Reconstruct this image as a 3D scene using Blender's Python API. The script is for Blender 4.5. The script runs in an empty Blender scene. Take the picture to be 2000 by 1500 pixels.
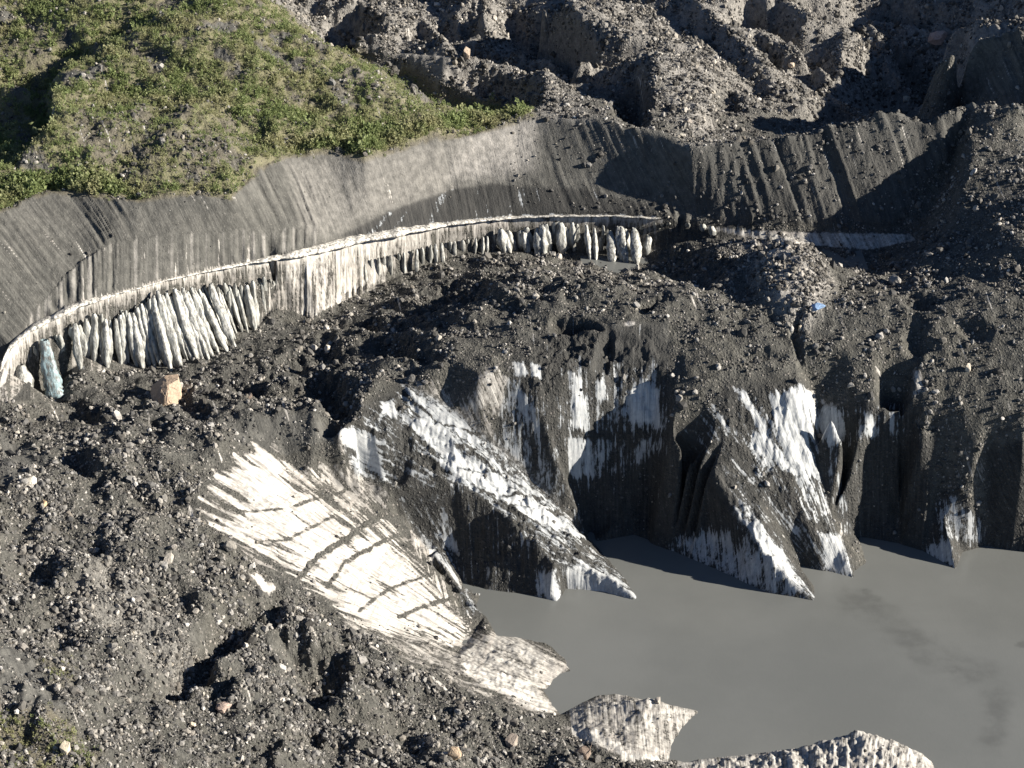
import bpy, math, random, time
import numpy as np
from mathutils import Vector, geometry
T0 = time.time()
rng = np.random.default_rng(7)
random.seed(7)
scene = bpy.context.scene
COL = scene.collection

# ------------------------------------------------------------------ camera model (metres; lake level is z = 0)
H, PITCH, F = 260.0, math.radians(28.0), 3732.0
CP, SP = math.cos(PITCH), math.sin(PITCH)

def at(px, py, z):
    """surveyed point: the spot of height z seen in direction (px, py)"""
    a, b = (px - 1000) / F, (750 - py) / F
    d = np.array([a, CP + b * SP, -SP + b * CP])
    t = (z - H) / d[2]
    return (d[0] * t, d[1] * t, z)

def wp(px, y, z):
    dep = y * CP + (H - z) * SP
    return ((px - 1000) / F * dep, y, z)

def proj(x, y, z):
    dep = y * CP + (H - z) * SP
    up = (z - H) * CP + y * SP
    return 1000 + F * x / dep, 750 - F * up / dep

# ------------------------------------------------------------------ noise
def _perm(seed):
    p = np.random.default_rng(seed).permutation(512).astype(np.int32)
    return np.concatenate([p, p])
_PC = {}
def perlin(x, y, seed=0):
    if seed not in _PC: _PC[seed] = _perm(seed)
    p = _PC[seed]
    x = np.asarray(x, np.float32); y = np.asarray(y, np.float32)
    xi = np.floor(x).astype(np.int32); yi = np.floor(y).astype(np.int32)
    xf = x - xi; yf = y - yi
    xi &= 511; yi &= 511
    u = xf * xf * xf * (xf * (xf * 6 - 15) + 10); v = yf * yf * yf * (yf * (yf * 6 - 15) + 10)
    def g(ix, iy, fx, fy):
        h = p[(p[ix & 511] + iy) & 1023 & 511].astype(np.float32) * (2 * math.pi / 512)
        return np.cos(h) * fx + np.sin(h) * fy
    a = g(xi, yi, xf, yf); b = g(xi + 1, yi, xf - 1, yf)
    c = g(xi, yi + 1, xf, yf - 1); d = g(xi + 1, yi + 1, xf - 1, yf - 1)
    return ((a + (b - a) * u) * (1 - v) + (c + (d - c) * u) * v) * 1.5
def fbm(x, y, octv=4, seed=0, gain=.5):
    s = 0; a = 1
    for o in range(octv):
        s = s + a * perlin(x * 2 ** o + 17.3 * o, y * 2 ** o - 9.1 * o, seed + o); a *= gain
    return s
def ridged(x, y, octv=3, seed=0):
    s = 0; a = 1
    for o in range(octv):
        s = s + a * (1 - 2 * np.abs(perlin(x * 2 ** o, y * 2 ** o, seed + o))); a *= .5
    return s / 1.75
def sstep(a, b, x):
    t = np.clip((x - a) / (b - a), 0, 1); return t * t * (3 - 2 * t)

# ------------------------------------------------------------------ terrain breaklines: (px, py, height)
RIM = [(-200,900,40),(0,740,42),(8,705,43),(22,675,45),(60,640,47.5),(130,606,49.5),(160,592,50),(240,570,50),(320,548,49.8),(420,525,49),(500,510,48.3),(570,497,47.2),(620,485,46.2),
       (700,466,45),(760,455,44.2),(850,440,43),(930,430,42.4),(1000,424,42),(1100,421,42),(1200,421,42),(1300,427,41.8),(1400,436,41.2),(1480,444,41)]
BASE = [(-200,960,33),(0,790,31.5),(40,782,31),(80,778,30),(112,774,30.4),(128,741,33),(160,722,35),(200,724,33),(250,720,31),(300,722,30),(380,702,30),(450,680,30),(500,645,30),(540,612,31),(580,618,30),(610,628,29.5),(640,610,29.5),(700,580,29.7),
        (800,535,30.5),(900,500,31.5),(950,490,32),(1050,494,32),(1100,498,31.5),(1160,512,31),(1230,516,31),(1300,480,33),(1400,462,36)]
_rw = [(p[0], at(*p)[1]) for p in RIM]
def _base(p):
    if p[0] < 650: return p
    ry = np.interp(p[0], [q[0] for q in _rw], [q[1] for q in _rw]) - 2.6
    return (p[0], p[1], max(p[2], at(p[0], p[1], H - 1.0)[1] and H - ry / at(p[0], p[1], H - 1.0)[1]))
BASE = [_base(p) for p in BASE]
EDGE = [(-250,470,71),(0,408,70),(60,385,69.5),(100,372,69),(200,384,68),(270,386,68),(380,376,67.5),(450,374,67),(500,335,66.5),(560,302,66),(640,292,65),(710,308,63.5),(800,281,63.5),(900,258,63),(1000,238,62.5),
        (1040,224,63.5),(1100,226,63.7),(1200,236,64),(1290,257,63.2),(1350,283,62),(1450,279,61),(1520,274,61.5),(1600,257,63.5),(1650,230,67),(1750,216,68.5),(1870,219,68.5)]
L = []
A = L.append
A(RIM); A(BASE); A(EDGE)
# off-frame foreground and slope above the lake
A([(-300,1900,60),(0,1900,48),(500,1900,24),(1000,1900,12),(1300,1900,8),(1800,1900,8),(2300,1900,8)])
A([(-300,1650,55),(0,1650,45),(500,1650,22),(1000,1650,10),(1300,1650,6),(1800,1650,5),(2300,1690,5)])
A([(-300,1500,53),(0,1500,43),(150,1500,38),(300,1500,31),(500,1500,22),(700,1500,15),(900,1500,10),(1100,1500,6.5),(1250,1497,3.5)])
A([(-300,1350,52),(0,1350,42),(200,1350,35),(400,1350,27),(600,1360,20),(800,1370,12),(1000,1388,6),(1090,1398,1.5)])
A([(-300,1200,52),(0,1200,41),(150,1200,37),(300,1190,32),(450,1170,26.5),(560,1160,22),(640,1190,17),(760,1250,10),(880,1300,6),(1000,1350,3)])
A([(-300,1050,52),(0,1050,40.5),(150,1040,38),(300,1025,35.5),(370,1010,34)])
A([(-300,920,48),(0,900,39),(150,900,38),(300,890,38),(420,880,36),(480,840,36)])
A([(-250,830,42),(0,830,35),(100,850,36),(250,860,37),(420,830,37),(560,810,36),(640,800,36)])
# white ice slope
A([(490,870,33),(440,905,33.5),(380,995,33),(490,1090,26.5),(560,1130,22.5),(640,1175,17),(760,1238,9),(850,1248,4)])
A([(560,905,28),(600,930,25.5),(560,1000,25.5),(600,1080,21),(700,1140,14),(800,1200,7),(860,1228,4)])
A([(660,950,20.8),(755,983,16.5),(800,1050,10),(870,1130,5.5),(900,1200,2.5),(916,1246,0.1)])
A([(640,870,29.5),(700,915,22.4),(757,950,18.6)])
A([(665,845,33),(720,880,27),(750,936,20.5)])
# small dark fin
A([(764,955,19.4),(820,954,19.2),(876,956,18.7),(960,985,15.5),(1040,1055,10.6),(1080,1100,7.2),(1140,1100,5),(1200,1133,3),(1257,1177,0.1)])
A([(778,1003,12.9),(830,1006,12.4),(880,1010,12),(940,1035,9.6)])
A([(835,1062,6.2),(885,1078,4.2),(910,1100,2.6)])
A([(792,1022,12.2),(830,1062,9.3),(860,1096,6.8),(890,1140,4.2),(946,1201,0.1)])
A([(803,1048,8),(840,1108,3.4),(880,1170,.8),(897,1198,-.5)])
A([(888,1112,1.6),(905,1140,-.3),(930,1160,-1)])
# long streaked spur
A([(700,790,37),(735,860,29.5),(757,940,20.4)])
A([(790,755,36.6),(790,800,33.5),(802,850,29),(832,918,22.2)])
A([(1000,1062,8.8),(1030,1120,4),(1060,1140,2.5),(1092,1181,0.1)])
A([(800,760,37),(880,800,32.5),(960,870,24.5),(1040,940,15.5),(1100,1000,9),(1140,1048,2)])
A([(905,1152,-.5),(1030,1166,-.5),(1065,1172,-.3),(1092,1183,-.5),(1105,1150,-.2),(1180,1160,-.5),(1255,1181,-.5),(1225,1130,-.5),(1190,1090,-.4),(1148,1052,-.3)])
A([(1000,720,41.5),(1050,800,33),(1090,900,21.5),(1130,1000,8.5),(1150,1042,-.5)])
# layered wall
A([(940,650,42),(1000,640,43.5),(1050,622,45),(1130,602,46),(1200,632,46),(1290,622,46),(1320,680,42)])
A([(1150,720,40),(1165,860,23),(1170,940,12.5)])
A([(1200,720,38),(1200,800,29.5),(1200,940,12),(1232,1050,-.5)])
A([(1285,720,38.5),(1280,830,26.5),(1270,930,13),(1265,1020,2)])
# dark left-facing fin
A([(1312,700,40.5),(1318,830,31),(1380,930,21),(1450,1025,12),(1520,1110,5.6),(1590,1173,0.1)])
A([(1270,1064,-.5),(1310,1078,-.4),(1400,1117,-.4),(1500,1161,-.4),(1590,1177,-.6)])
A([(1320,985,8.5),(1380,1040,5.5),(1450,1095,3.2)])
A([(1350,720,40),(1380,800,33.4),(1430,880,25.8),(1490,960,17)])
A([(1440,760,37),(1470,850,27.5),(1540,950,17.5),(1580,1040,8),(1568,1108,-.4)])
A([(1560,770,35.5),(1592,870,24),(1612,960,14),(1622,1000,9.5),(1647,1070,4.2),(1669,1131,.1)])
A([(1568,1110,-.5),(1632,1125,-.5),(1672,1136,-.6)])
A([(1608,1150,-1.5),(1640,1150,-1.5),(1690,1120,-1.5),(1760,1095,-1.5)])
A([(1600,800,29.5),(1605,900,16.5),(1624,1000,4),(1642,1042,-.4)])
A([(1625,800,34),(1650,850,28),(1665,900,21),(1680,1052,-.4)])
A([(1740,850,23.5),(1755,960,9.5),(1760,1066,-.4)])
A([(1800,850,28),(1832,982,10.5),(1856,1060,4.5),(1869,1114,.1)])
A([(1800,1078,-.4),(1868,1118,-.6),(1882,1080,-.4),(1925,1066,-.3),(2000,1080,-.4),(2300,1110,-.4)])
A([(1905,900,22.5),(1925,1000,9),(2000,900,24),(2010,1000,10)])
A([(2300,900,26),(2300,800,36)])
A([(1690,785,33.5),(1800,790,34),(1900,800,34),(2000,800,34.5)])
# near shore ice
A([(905,1257,-.3),(940,1252,1.2),(1000,1265,2),(1060,1282,1.8),(1112,1308,.1)])
A([(1112,1312,-.5),(1085,1337,-.4),(1066,1352,-.4),(1096,1394,-.4)])
A([(880,1290,4.5),(950,1310,4),(1040,1340,2.5)])
A([(1100,1398,1.2),(1140,1387,2.4),(1200,1379,3.4),(1265,1366,4.8),(1320,1380,2.4),(1367,1389,.1)])
A([(1100,1389,-.4),wp(1180,345,-.6),wp(1265,341,-.6),wp(1350,338,-.8)])
A([(1368,1393,-.5),(1335,1430,-.5),(1315,1482,-.5),(1345,1492,-.6)])
A([(1250,1420,2.5),(1290,1460,1)])
A([(1330,1488,1),(1450,1479,1.8),(1560,1464,3),(1620,1440,5),(1680,1426,6.2),(1740,1445,4.5),(1790,1466,2.5),(1822,1494,.1)])
A([(1345,1484,-.6),wp(1450,322.5,-.7),wp(1560,324,-.8),wp(1680,325,-.8),wp(1790,322,-.9),(1826,1490,-.6),(1835,1520,-.5),(1900,1570,-.5),(2300,1640,-.5)])
A([(1400,1530,2.5),(1600,1530,4),(1750,1520,3)])
# lake bed
A([(950,1210,-3),(1080,1210,-4),(1250,1220,-4),(1450,1220,-4),(1600,1220,-4),(1800,1180,-4),(2000,1180,-4),(2300,1180,-4)])
A([(1200,1110,-3),(1300,1120,-3),(1180,1320,-4),(1400,1330,-4),(1700,1350,-4),(2000,1350,-4),(2300,1400,-4)])
A([(1400,1440,-3),(1550,1420,-3),(1900,1480,-4),(2000,1500,-4),(2300,1560,-4)])
# debris cover above the fins
A([(600,850,33),(660,835,35.5),(700,790,37.2),(735,740,38),(745,705,38.5),(800,690,40),(880,650,42),(950,600,44),(1000,560,46),(1030,532,47)])
A([(560,800,32.5),(620,775,31.5),(690,725,31.5),(720,700,32)])          # foot on the shaded side
A([(800,640,34),(870,600,35),(960,565,36.5),(1010,545,38)])
A([(860,700,42),(950,690,42.5),(930,740,40.5)])
A([(1060,570,47),(1150,560,47),(1250,580,48),(1350,575,49),(1450,600,46.5),(1600,605,47),(1750,590,48),(1900,590,50),(2100,580,53),(2300,570,55)])
A([(1420,680,42.5),(1600,685,42),(1750,685,42),(1900,690,43),(2100,690,44)])
A([(1350,520,43),(1420,480,43),(1480,466,44),(1540,480,44.5),(1600,520,46),(1640,560,46)])
A([(1290,520,37),(1330,500,37),(1400,480,39)])
A([(1540,484,38.2),(1600,495,37.5),(1690,530,37.5),(1630,525,37.5)])
A([(1720,540,42),(1800,520,47),(1900,510,52),(2000,470,58),(2200,450,62)])
# valley floor inside the arc
A([(120,790,31),(150,765,32),(200,748,32)])
A([(150,800,31),(260,790,31),(330,785,31.5),(420,770,31.5),(520,720,31),(600,690,30.5),(680,640,30.5),(780,590,31),(880,540,32)])
A([(1060,530,36),(1150,545,38),(1240,560,42)])
A([(1140,516,31),(1200,528,31),(1250,540,32)])
# slope above the ice rim
A([(650,462,47.5),(760,412,48.5),(880,362,50),(960,350,50.5),(1150,362,48.4),(1300,402,44),(1360,418,42.6)])
A([(60,610,50.5),(150,520,57),(220,475,60),(350,455,59.5),(500,458,54.2),(600,440,52.5)])
A([(520,492,49.6),(560,482,49.2),(600,474,48.3)])
# dark dirt wall on the right
A([(1330,446,39),(1450,466,38.3),(1560,481,38.1),(1700,491,38),(1790,471,39)])
A([(1340,412,43),(1450,437,41.8),(1560,440,42),(1650,441,42.2),(1742,441,42.6),(1800,360,51),(1850,310,57),(1875,265,63)])
A([(1790,455,42),(1830,395,48),(1870,300,56.5),(1885,235,65)])
# right ridge
A([(1868,452,50),(1876,380,56),(1895,300,62.5),(1890,225,66),(1888,205,66.5)])
A([(1880,480,50),(1950,430,55),(2000,380,59),(2000,250,66),(2200,300,58),(2200,240,60)])
A([(1884,218,68),(1990,214,70.5),(2200,205,62)])
A([(1872,84,77),(1920,66,78),(1990,58,81),(2200,50,70)])
A([wp(1862,553,48),wp(1862,580,46),wp(1850,600,44),wp(1870,640,42)])
# behind the dark wall
A([wp(1350,540,55),wp(1450,545,51),wp(1600,550,50),wp(1750,556,50),wp(1870,555,51)])
A([wp(1390,566,49),wp(1550,572,46),wp(1700,586,43)])
# vegetated hill
A([(-250,300,76),(0,320,73),(110,320,72),(300,330,71),(430,330,69.5),(520,310,68)])
A([(112,302,73.5),(109,225,77.5),(104,165,79.5)])
A([(99,306,67),(95,250,66.5),(90,208,67),(0,300,67),(0,240,66.5),(0,205,67.5),(-250,250,67)])
A([(0,178,73.5),(60,174,73.5)])
A([(-250,150,76),(0,152,76.5),(70,150,77.5),(130,150,79),(300,200,76),(420,230,73.5),(560,240,71),(680,240,68),(800,240,66),(940,222,63.5)])
A([(150,110,76),(220,90,77),(230,50,81),(130,40,84),(270,110,80)])
A([(-250,0,88),(0,0,86),(200,0,87),(350,20,86),(470,-5,85.5)])
A([(-250,-100,92),(0,-100,92),(200,-100,92),(400,-60,90),(470,-5,86),(560,30,82.5),(610,70,79),(680,108,74.5),(740,132,70.5),(800,165,67.5),(850,190,65.2),(930,214,63.5),(1040,218,62.3)])
A([(400,90,82),(520,110,79),(620,150,75),(720,190,70.5)])
A([wp(400,690,70),wp(480,640,60),wp(560,610,58),wp(610,600,56),wp(740,592,48),wp(850,585,40),wp(930,580,36),wp(1030,572,40)])
# valley behind
A([wp(1030,590,31),wp(960,605,30),wp(850,625,31),wp(760,660,36)])
A([(770,135,34),(850,172,32),(950,187,29),(1030,192,29),(1030,150,32),(935,140,33)])
A([(785,118,43),(830,104,45.5),(870,112,45),(905,150,36)])
A([(947,52,43),(990,105,45),(1042,119,48),(1068,135,50),(1062,180,54),(1052,214,61)])
A([(1130,190,58),(1200,200,55),(1170,225,60)])
A([(1090,90,37),(1050,120,37),(1150,150,38),(1200,170,40),(1000,60,38)])
A([(1060,8,54),(1150,60,54),(1200,95,54),(1262,130,56),(1276,180,56),(1272,215,54)])
A([(1240,200,45),(1230,225,48)])
A([(1400,140,51),(1350,240,55),(1400,60,50),(1480,120,46)])
A([(1470,95,38),(1510,115,37),(1560,150,38),(1640,215,38),(1560,210,40)])
A([(1520,60,51),(1600,110,50),(1680,145,46),(1760,185,46),(1770,200,44)])
A([(1620,90,38),(1720,110,36),(1850,150,36),(1800,190,36)])
A([(1580,10,58),(1650,40,52),(1700,55,47)])
A([(1690,10,46),(1780,30,44),(1850,45,44)])
A([(1860,50,58),(1920,44,62),(2000,40,64),(2200,20,62)])
A([(640,100,38),(680,60,38),(740,60,42),(700,20,42),(800,20,44),(900,10,47),(870,70,46),(830,50,42)])
A([(610,15,44),(680,-30,46),(1000,-30,48),(1300,-30,58),(1500,-20,60),(1700,-20,52),(2000,-30,64),(2200,-30,70)])
A([(300,-190,72),(700,-150,56),(1000,-150,60),(1300,-150,66),(1700,-150,62),(2200,-150,80)])
A([(-300,-250,105),(300,-300,80),(1000,-300,75),(2300,-300,95)])

# hollows: centre, half-sizes, turn (degrees), depth in metres
PITS = [(600,1235,75,42,40,-5),(690,1370,80,45,30,-4),(470,1350,70,34,-10,-3),(1545,545,95,85,20,-5),(940,560,60,30,-10,-2),(405,1262,140,44,-36,9.5),(615,1310,105,58,38,8.5),(330,1330,70,26,-10,4),(120,1255,50,32,0,3),(590,1425,50,22,-25,2.6),(440,1335,60,16,-12,2.4),(155,905,55,26,25,3.5),(545,1190,35,9,25,1.6),(250,1330,50,22,-20,2),(380,1100,45,35,20,1.8),(700,1400,60,22,15,1.5),(520,1470,50,18,0,1.6),(60,1120,60,40,10,1.5),(200,1140,50,25,30,1.5),(280,970,60,22,30,1.4),
 (900,575,110,30,-14,5.5),(790,685,90,18,6,4),(650,775,75,34,28,6),(600,705,95,15,-4,3.5),(460,760,90,13,8,2.5),(160,815,60,20,5,3),(560,745,70,14,0,3),(720,640,60,14,0,2.5),
 (1120,640,60,20,0,4.5),(1275,592,45,13,-8,3.5),(1350,520,110,38,8,5),(1180,700,22,60,10,2),(1800,590,40,20,0,3),(1790,660,30,50,0,2.5),(1560,650,14,60,5,3),(1790,810,60,14,5,2.5),(1480,690,50,14,5,1.5),(1900,640,50,24,20,2),
 (1110,95,175,55,12,15),(1235,205,46,42,0,9),(965,170,95,34,6,9),(1510,115,55,24,35,9),(1740,160,160,70,12,15),(1640,225,70,26,0,8),(690,60,75,42,0,12),(1780,20,130,26,0,14),(900,40,60,26,0,8),(1420,200,40,30,30,4),(820,60,40,22,10,7)]
def densify(pl, step=2.5):
    P = [at(*p) if not (isinstance(p[1], float) and len(p) == 3 and False) else p for p in pl]
    return P
pts = []
for pl in L:
    W = []
    for p in pl:
        # wp() points are already metres: they are tuples whose middle value is a distance behind z given as float triple
        W.append(p if isinstance(p, tuple) and len(p) == 3 and isinstance(p[0], float) else at(*p))
    for a, b in zip(W[:-1], W[1:]):
        a, b = np.array(a, float), np.array(b, float)
        n = max(1, int(np.hypot(*(b - a)[:2]) / 2.5))
        for i in range(n): pts.append(a + (b - a) * i / n)
    pts.append(np.array(W[-1], float))
# foot of the recessed wall behind the ice columns
rimW = np.array([at(*p) for p in RIM]); baseW = np.array([at(*p) for p in BASE])
def along(W, n=900):
    d = np.r_[0, np.cumsum(np.hypot(*np.diff(W[:, :2], axis=0).T))]
    t = np.linspace(0, d[-1], n)
    return np.stack([np.interp(t, d, W[:, i]) for i in range(3)], 1)
rimD = along(rimW)
for p in rimD[::3]:
    px, py = proj(*p)
    if 20 < px < 545 or 660 < px < 1330:
        zb = np.interp(px, [b[0] for b in BASE], [b[2] for b in BASE])
        k = 1.3
        pts.append(np.array([p[0], p[1] - k, zb + .8]))
        pts.append(np.array([p[0], p[1] - k + .75, p[2] - 3.6]))
pts = np.array(pts)
# far sheet corners so that the ground reaches on
key = np.round(pts[:, :2] * 4).astype(int)
_, ui = np.unique(key, axis=0, return_index=True)
pts = pts[np.sort(ui)]

# ------------------------------------------------------------------ grid (metres; rows get coarser with distance)
Y0, Y1, NR, NC = 215.0, 1040.0, 1500, 1250
rowy = Y0 * (Y1 / Y0) ** (np.arange(NR) / (NR - 1))
uu = np.linspace(-1, 1, NC)
hw = .30 * rowy + 42
X = (hw[:, None] * uu[None, :]).astype(np.float64)
Y = np.repeat(rowy[:, None], NC, 1)
corner = [(-600, 150, 70), (600, 150, 8), (-900, 1300, 120), (900, 1300, 110), (-500, 600, 90), (500, 600, 85), (0, 150, 15), (-300, 300, 62), (300, 320, -4), (300, 450, 45), (0, 1300, 85)]
allp = np.vstack([pts, np.array(corner, float)])
vs, es, fs, ov, oe, of = geometry.delaunay_2d_cdt([Vector((p[0], p[1])) for p in allp], [], [], 0, 1e-5)
vx = np.array([v[:] for v in vs]); vz = np.array([allp[o[0]][2] if o else 0 for o in ov])
Z = np.full((NR, NC), np.nan)
lk = math.log(Y1 / Y0) / (NR - 1)
for f in fs:
    a, b, c = vx[f[0]], vx[f[1]], vx[f[2]]
    za, zb, zc = vz[f[0]], vz[f[1]], vz[f[2]]
    ys = (a[1], b[1], c[1])
    if max(ys) < Y0 or min(ys) > Y1: continue
    r0 = max(0, int(math.log(max(min(ys), Y0) / Y0) / lk) - 1); r1 = min(NR, int(math.log(min(max(ys), Y1) / Y0) / lk) + 3)
    us = [v[0] / (.30 * max(v[1], 1) + 42) for v in (a, b, c)]
    if min(ys) < 0: us = [-1, 1]
    c0 = max(0, int((min(us) + 1) / 2 * (NC - 1)) - 1); c1 = min(NC, int((max(us) + 1) / 2 * (NC - 1)) + 3)
    if r1 <= r0 or c1 <= c0: continue
    gx, gy = X[r0:r1, c0:c1], Y[r0:r1, c0:c1]
    den = (b[1] - c[1]) * (a[0] - c[0]) + (c[0] - b[0]) * (a[1] - c[1])
    if abs(den) < 1e-12: continue
    w0 = ((b[1] - c[1]) * (gx - c[0]) + (c[0] - b[0]) * (gy - c[1])) / den
    w1 = ((c[1] - a[1]) * (gx - c[0]) + (a[0] - c[0]) * (gy - c[1])) / den
    w2 = 1 - w0 - w1
    m = (w0 >= -1e-7) & (w1 >= -1e-7) & (w2 >= -1e-7)
    Z[r0:r1, c0:c1][m] = (w0 * za + w1 * zb + w2 * zc)[m]
Z = np.nan_to_num(Z, nan=40.0)
def blur(A_, n):
    for _ in range(n):
        P = np.pad(A_, 1, mode='edge')
        A_ = (P[:-2, 1:-1] + P[2:, 1:-1] + P[1:-1, :-2] + P[1:-1, 2:] + 4 * P[1:-1, 1:-1]) / 8
    return A_
Zs = blur(Z, 26)
Z1 = blur(Z, 3)
PX, PY = proj(X, Y, Z1)
print('base grid', time.time() - T0, len(pts))

# ------------------------------------------------------------------ zone outlines
def inpoly(px, py, poly):
    r = np.zeros(px.shape, bool)
    n = len(poly)
    for i in range(n):
        x0, y0 = poly[i]; x1, y1 = poly[(i + 1) % n]
        if y0 == y1: continue
        c = ((py < y0) != (py < y1)) & (px < (x1 - x0) * (py - y0) / (y1 - y0) + x0)
        r ^= c
    return r
def sdist(px, py, poly, closed=True, R=60):
    """signed distance (positive inside) to an outline, clipped to R"""
    xs = [p[0] for p in poly]; ys = [p[1] for p in poly]
    out = np.full(px.shape, -float(R), np.float32)
    sel = (px > min(xs) - R) & (px < max(xs) + R) & (py > min(ys) - R) & (py < max(ys) + R)
    if not sel.any(): return out
    x, y = px[sel], py[sel]
    d = np.full(x.shape, float(R))
    m = len(poly) if closed else len(poly) - 1
    for i in range(m):
        x0, y0 = poly[i]; x1, y1 = poly[(i + 1) % len(poly)]
        dx, dy = x1 - x0, y1 - y0
        t = np.clip(((x - x0) * dx + (y - y0) * dy) / (dx * dx + dy * dy + 1e-9), 0, 1)
        d = np.minimum(d, np.hypot(x - x0 - t * dx, y - y0 - t * dy))
    if closed: d = np.where(inpoly(x, y, poly), d, -d)
    else: d = -d
    out[sel] = d
    return out
rim2 = [(p[0], p[1]) for p in RIM]; base2 = [(p[0], p[1]) for p in BASE]; edge2 = [(p[0], p[1]) for p in EDGE]
jx = 5 * perlin(X / 2.3, Y / 2.3, 90) + 3 * perlin(X / .8, Y / .8, 91)
jy = 5 * perlin(X / 2.3, Y / 2.3, 92) + 3 * perlin(X / .8, Y / .8, 93)
JX, JY = PX + jx, PY + jy
ZP = {
 'hill': [p for p in edge2 if p[0] < 1045] + [(1040,212),(930,210),(850,186),(740,126),(680,100),(610,60),(560,20),(480,-10),(480,-400),(-600,-400),(-600,470)],
 'bank': [p for p in rim2 if p[0] < 1410] + [(1400,438),(1362,420)] + [p for p in edge2 if p[0] < 1352][::-1],
 'wall': [(1352,284)] + [p for p in edge2 if p[0] > 1352] + [(1882,232),(1850,312),(1800,362),(1742,443),(1600,442),(1450,437),(1362,420)],
 'cliff': rim2 + [(1480,462),(1400,470)] + base2[::-1],
 'slope': [(490,860),(440,895),(372,990),(490,1100),(560,1140),(640,1185),(760,1245),(850,1256),(925,1250),(905,1195),(875,1125),(805,1045),(770,980),(690,930),(620,880),(560,870)],
 'fin_small': [(770,962),(805,1045),(875,1125),(900,1205),(960,1210),(930,1170),(900,1140),(890,1070),(880,1000),(830,960)],
 'fin_long': [(655,830),(700,790),(790,745),(880,790),(960,860),(1040,930),(1110,1000),(1150,1045),(1200,1090),(1270,1180),(1250,1195),(1060,1190),(905,1160),(890,1070),(880,1000),(830,960),(770,962),(690,930)],
 'wall_ice': [(1000,700),(1060,640),(1130,610),(1200,640),(1290,630),(1310,700),(1315,830),(1300,960),(1280,1062),(1240,1070),(1150,1052),(1110,1000),(1040,930),(960,860)],
 'fin_dark': [(1315,830),(1345,825),(1400,880),(1470,960),(1540,1060),(1570,1108),(1610,1180),(1500,1185),(1400,1135),(1280,1075),(1300,960)],
 'fin_white': [(1345,825),(1430,750),(1500,740),(1570,740),(1600,800),(1603,900),(1626,1000),(1645,1045),(1690,1140),(1570,1120),(1540,1060),(1470,960),(1400,880)],
 'wall_shade': [(1600,790),(1690,780),(1800,780),(1790,860),(1825,975),(1800,1080),(1680,1065),(1645,1045),(1626,1000),(1603,900)],
 'fin_right': [(1825,975),(1870,960),(1920,1010),(1930,1066),(1882,1085),(1875,1125),(1800,1085)],
 'tongue': [(885,1238),(1000,1228),(1135,1298),(1070,1352),(1105,1395),(1060,1405),(960,1375),(880,1320)],
 'fin_near': [(1090,1375),(1265,1325),(1400,1380),(1335,1435),(1325,1490),(1230,1490),(1105,1430)],
 'fin_bottom': [(1330,1486),(1560,1455),(1680,1415),(1800,1460),(1850,1520),(1700,1560),(1330,1560)],
}
ZN = list(ZP)
zone = np.zeros((NR, NC), np.int8)
for i, k in reversed(list(enumerate(ZN, 1))):
    zone[inpoly(JX if k not in ('cliff', 'bank') else PX + .3 * jx, JY if k not in ('cliff', 'bank') else PY + .3 * jy, ZP[k])] = i
zone[(Y > 530) & (zone == ZN.index('cliff') + 1)] = 0
soft = lambda k, w=18: sstep(-w, w, sdist(PX, PY, ZP[k], R=40))
W_hill, W_bank, W_wall, W_cliff = soft('hill'), soft('bank', 8), soft('wall', 8), soft('cliff', 4)
icy = np.zeros((NR, NC), np.float32)
for k in ('slope', 'fin_small', 'fin_long', 'wall_ice', 'fin_dark', 'fin_white', 'wall_shade', 'fin_right', 'tongue', 'fin_near', 'fin_bottom'):
    icy = np.maximum(icy, soft(k, 14))
print('zones', time.time() - T0)

# ------------------------------------------------------------------ fall-line coordinates (s across, t along the streaks)
FAN = [  # outline key(s), fan centre, reference radius
 (('slope',), (1080,1345), 500), (('fin_small',), (1000,1280), 200), (('fin_long',), (1330,1200), 420), (('wall_ice',), (1215,3600), 2800),
 (('fin_dark',), (1900,1500), 500), (('fin_white',), (1690,1230), 350), (('wall_shade',), (1730,2600), 1700), (('fin_right',), (1880,1400), 350),
 (('tongue',), (1500,1500), 500), (('fin_near',), (1300,2200), 800), (('fin_bottom',), (1600,2400), 900)]
S = (PX - .42 * PY) * .13; T = PY * .13
def fan(px, py, c, R): return np.arctan2(px - c[0], c[1] - py) * R * .13, np.hypot(px - c[0], py - c[1]) * .13
def setST(m, s, t):
    S[m] = s[m]; T[m] = t[m]
# everything in the ice front follows one smooth field of directions: blend fans by distance
cent = [(560,1010,1080,1345),(720,900,1130,1250),(840,1070,1000,1280),(960,930,1330,1200)]
for ks, c, R in FAN:
    m = np.zeros((NR, NC), bool)
    for k in ks: m |= zone == ZN.index(k) + 1
    s, t = fan(PX, PY, c, R); setST(m, s, t)
for poly, k in (([(870,940),(900,950),(960,985),(1060,1080),(1100,1105),(1265,1185),(1060,1195),(905,1165),(880,1060)], .05), ([(1318,850),(1380,930),(1450,1025),(1540,1130),(1590,1180),(1400,1130),(1270,1070)], .1), ([(775,990),(860,1090),(890,1140),(945,1205),(890,1200),(800,1070)], .2),
                 ([(1095,1380),(1400,1350),(1400,1440),(1320,1500),(1100,1430)], .1)):
    mm = inpoly(PX, PY, poly) & (zone > 0); S[mm] = ((PX - k * PY) * .13)[mm]; T[mm] = (PY * .13)[mm]
mm = inpoly(PX, PY, [(600,1150),(760,1235),(900,1250),(1130,1400),(1000,1420),(700,1320),(560,1200)]) & (zone == 0)
s_, t_ = fan(PX, PY, (1900,1800), 900); S[mm] = s_[mm]; T[mm] = t_[mm]
mb = zone == ZN.index('bank') + 1
lean = np.interp(PX, [0, 150, 300, 500, 640, 820, 1000, 1150, 1350], [.75, .8, .5, .5, .42, .22, .2, .5, .5])
Sb = (PX - lean * (PY - 400)) * .13
S[mb] = Sb[mb]
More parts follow.
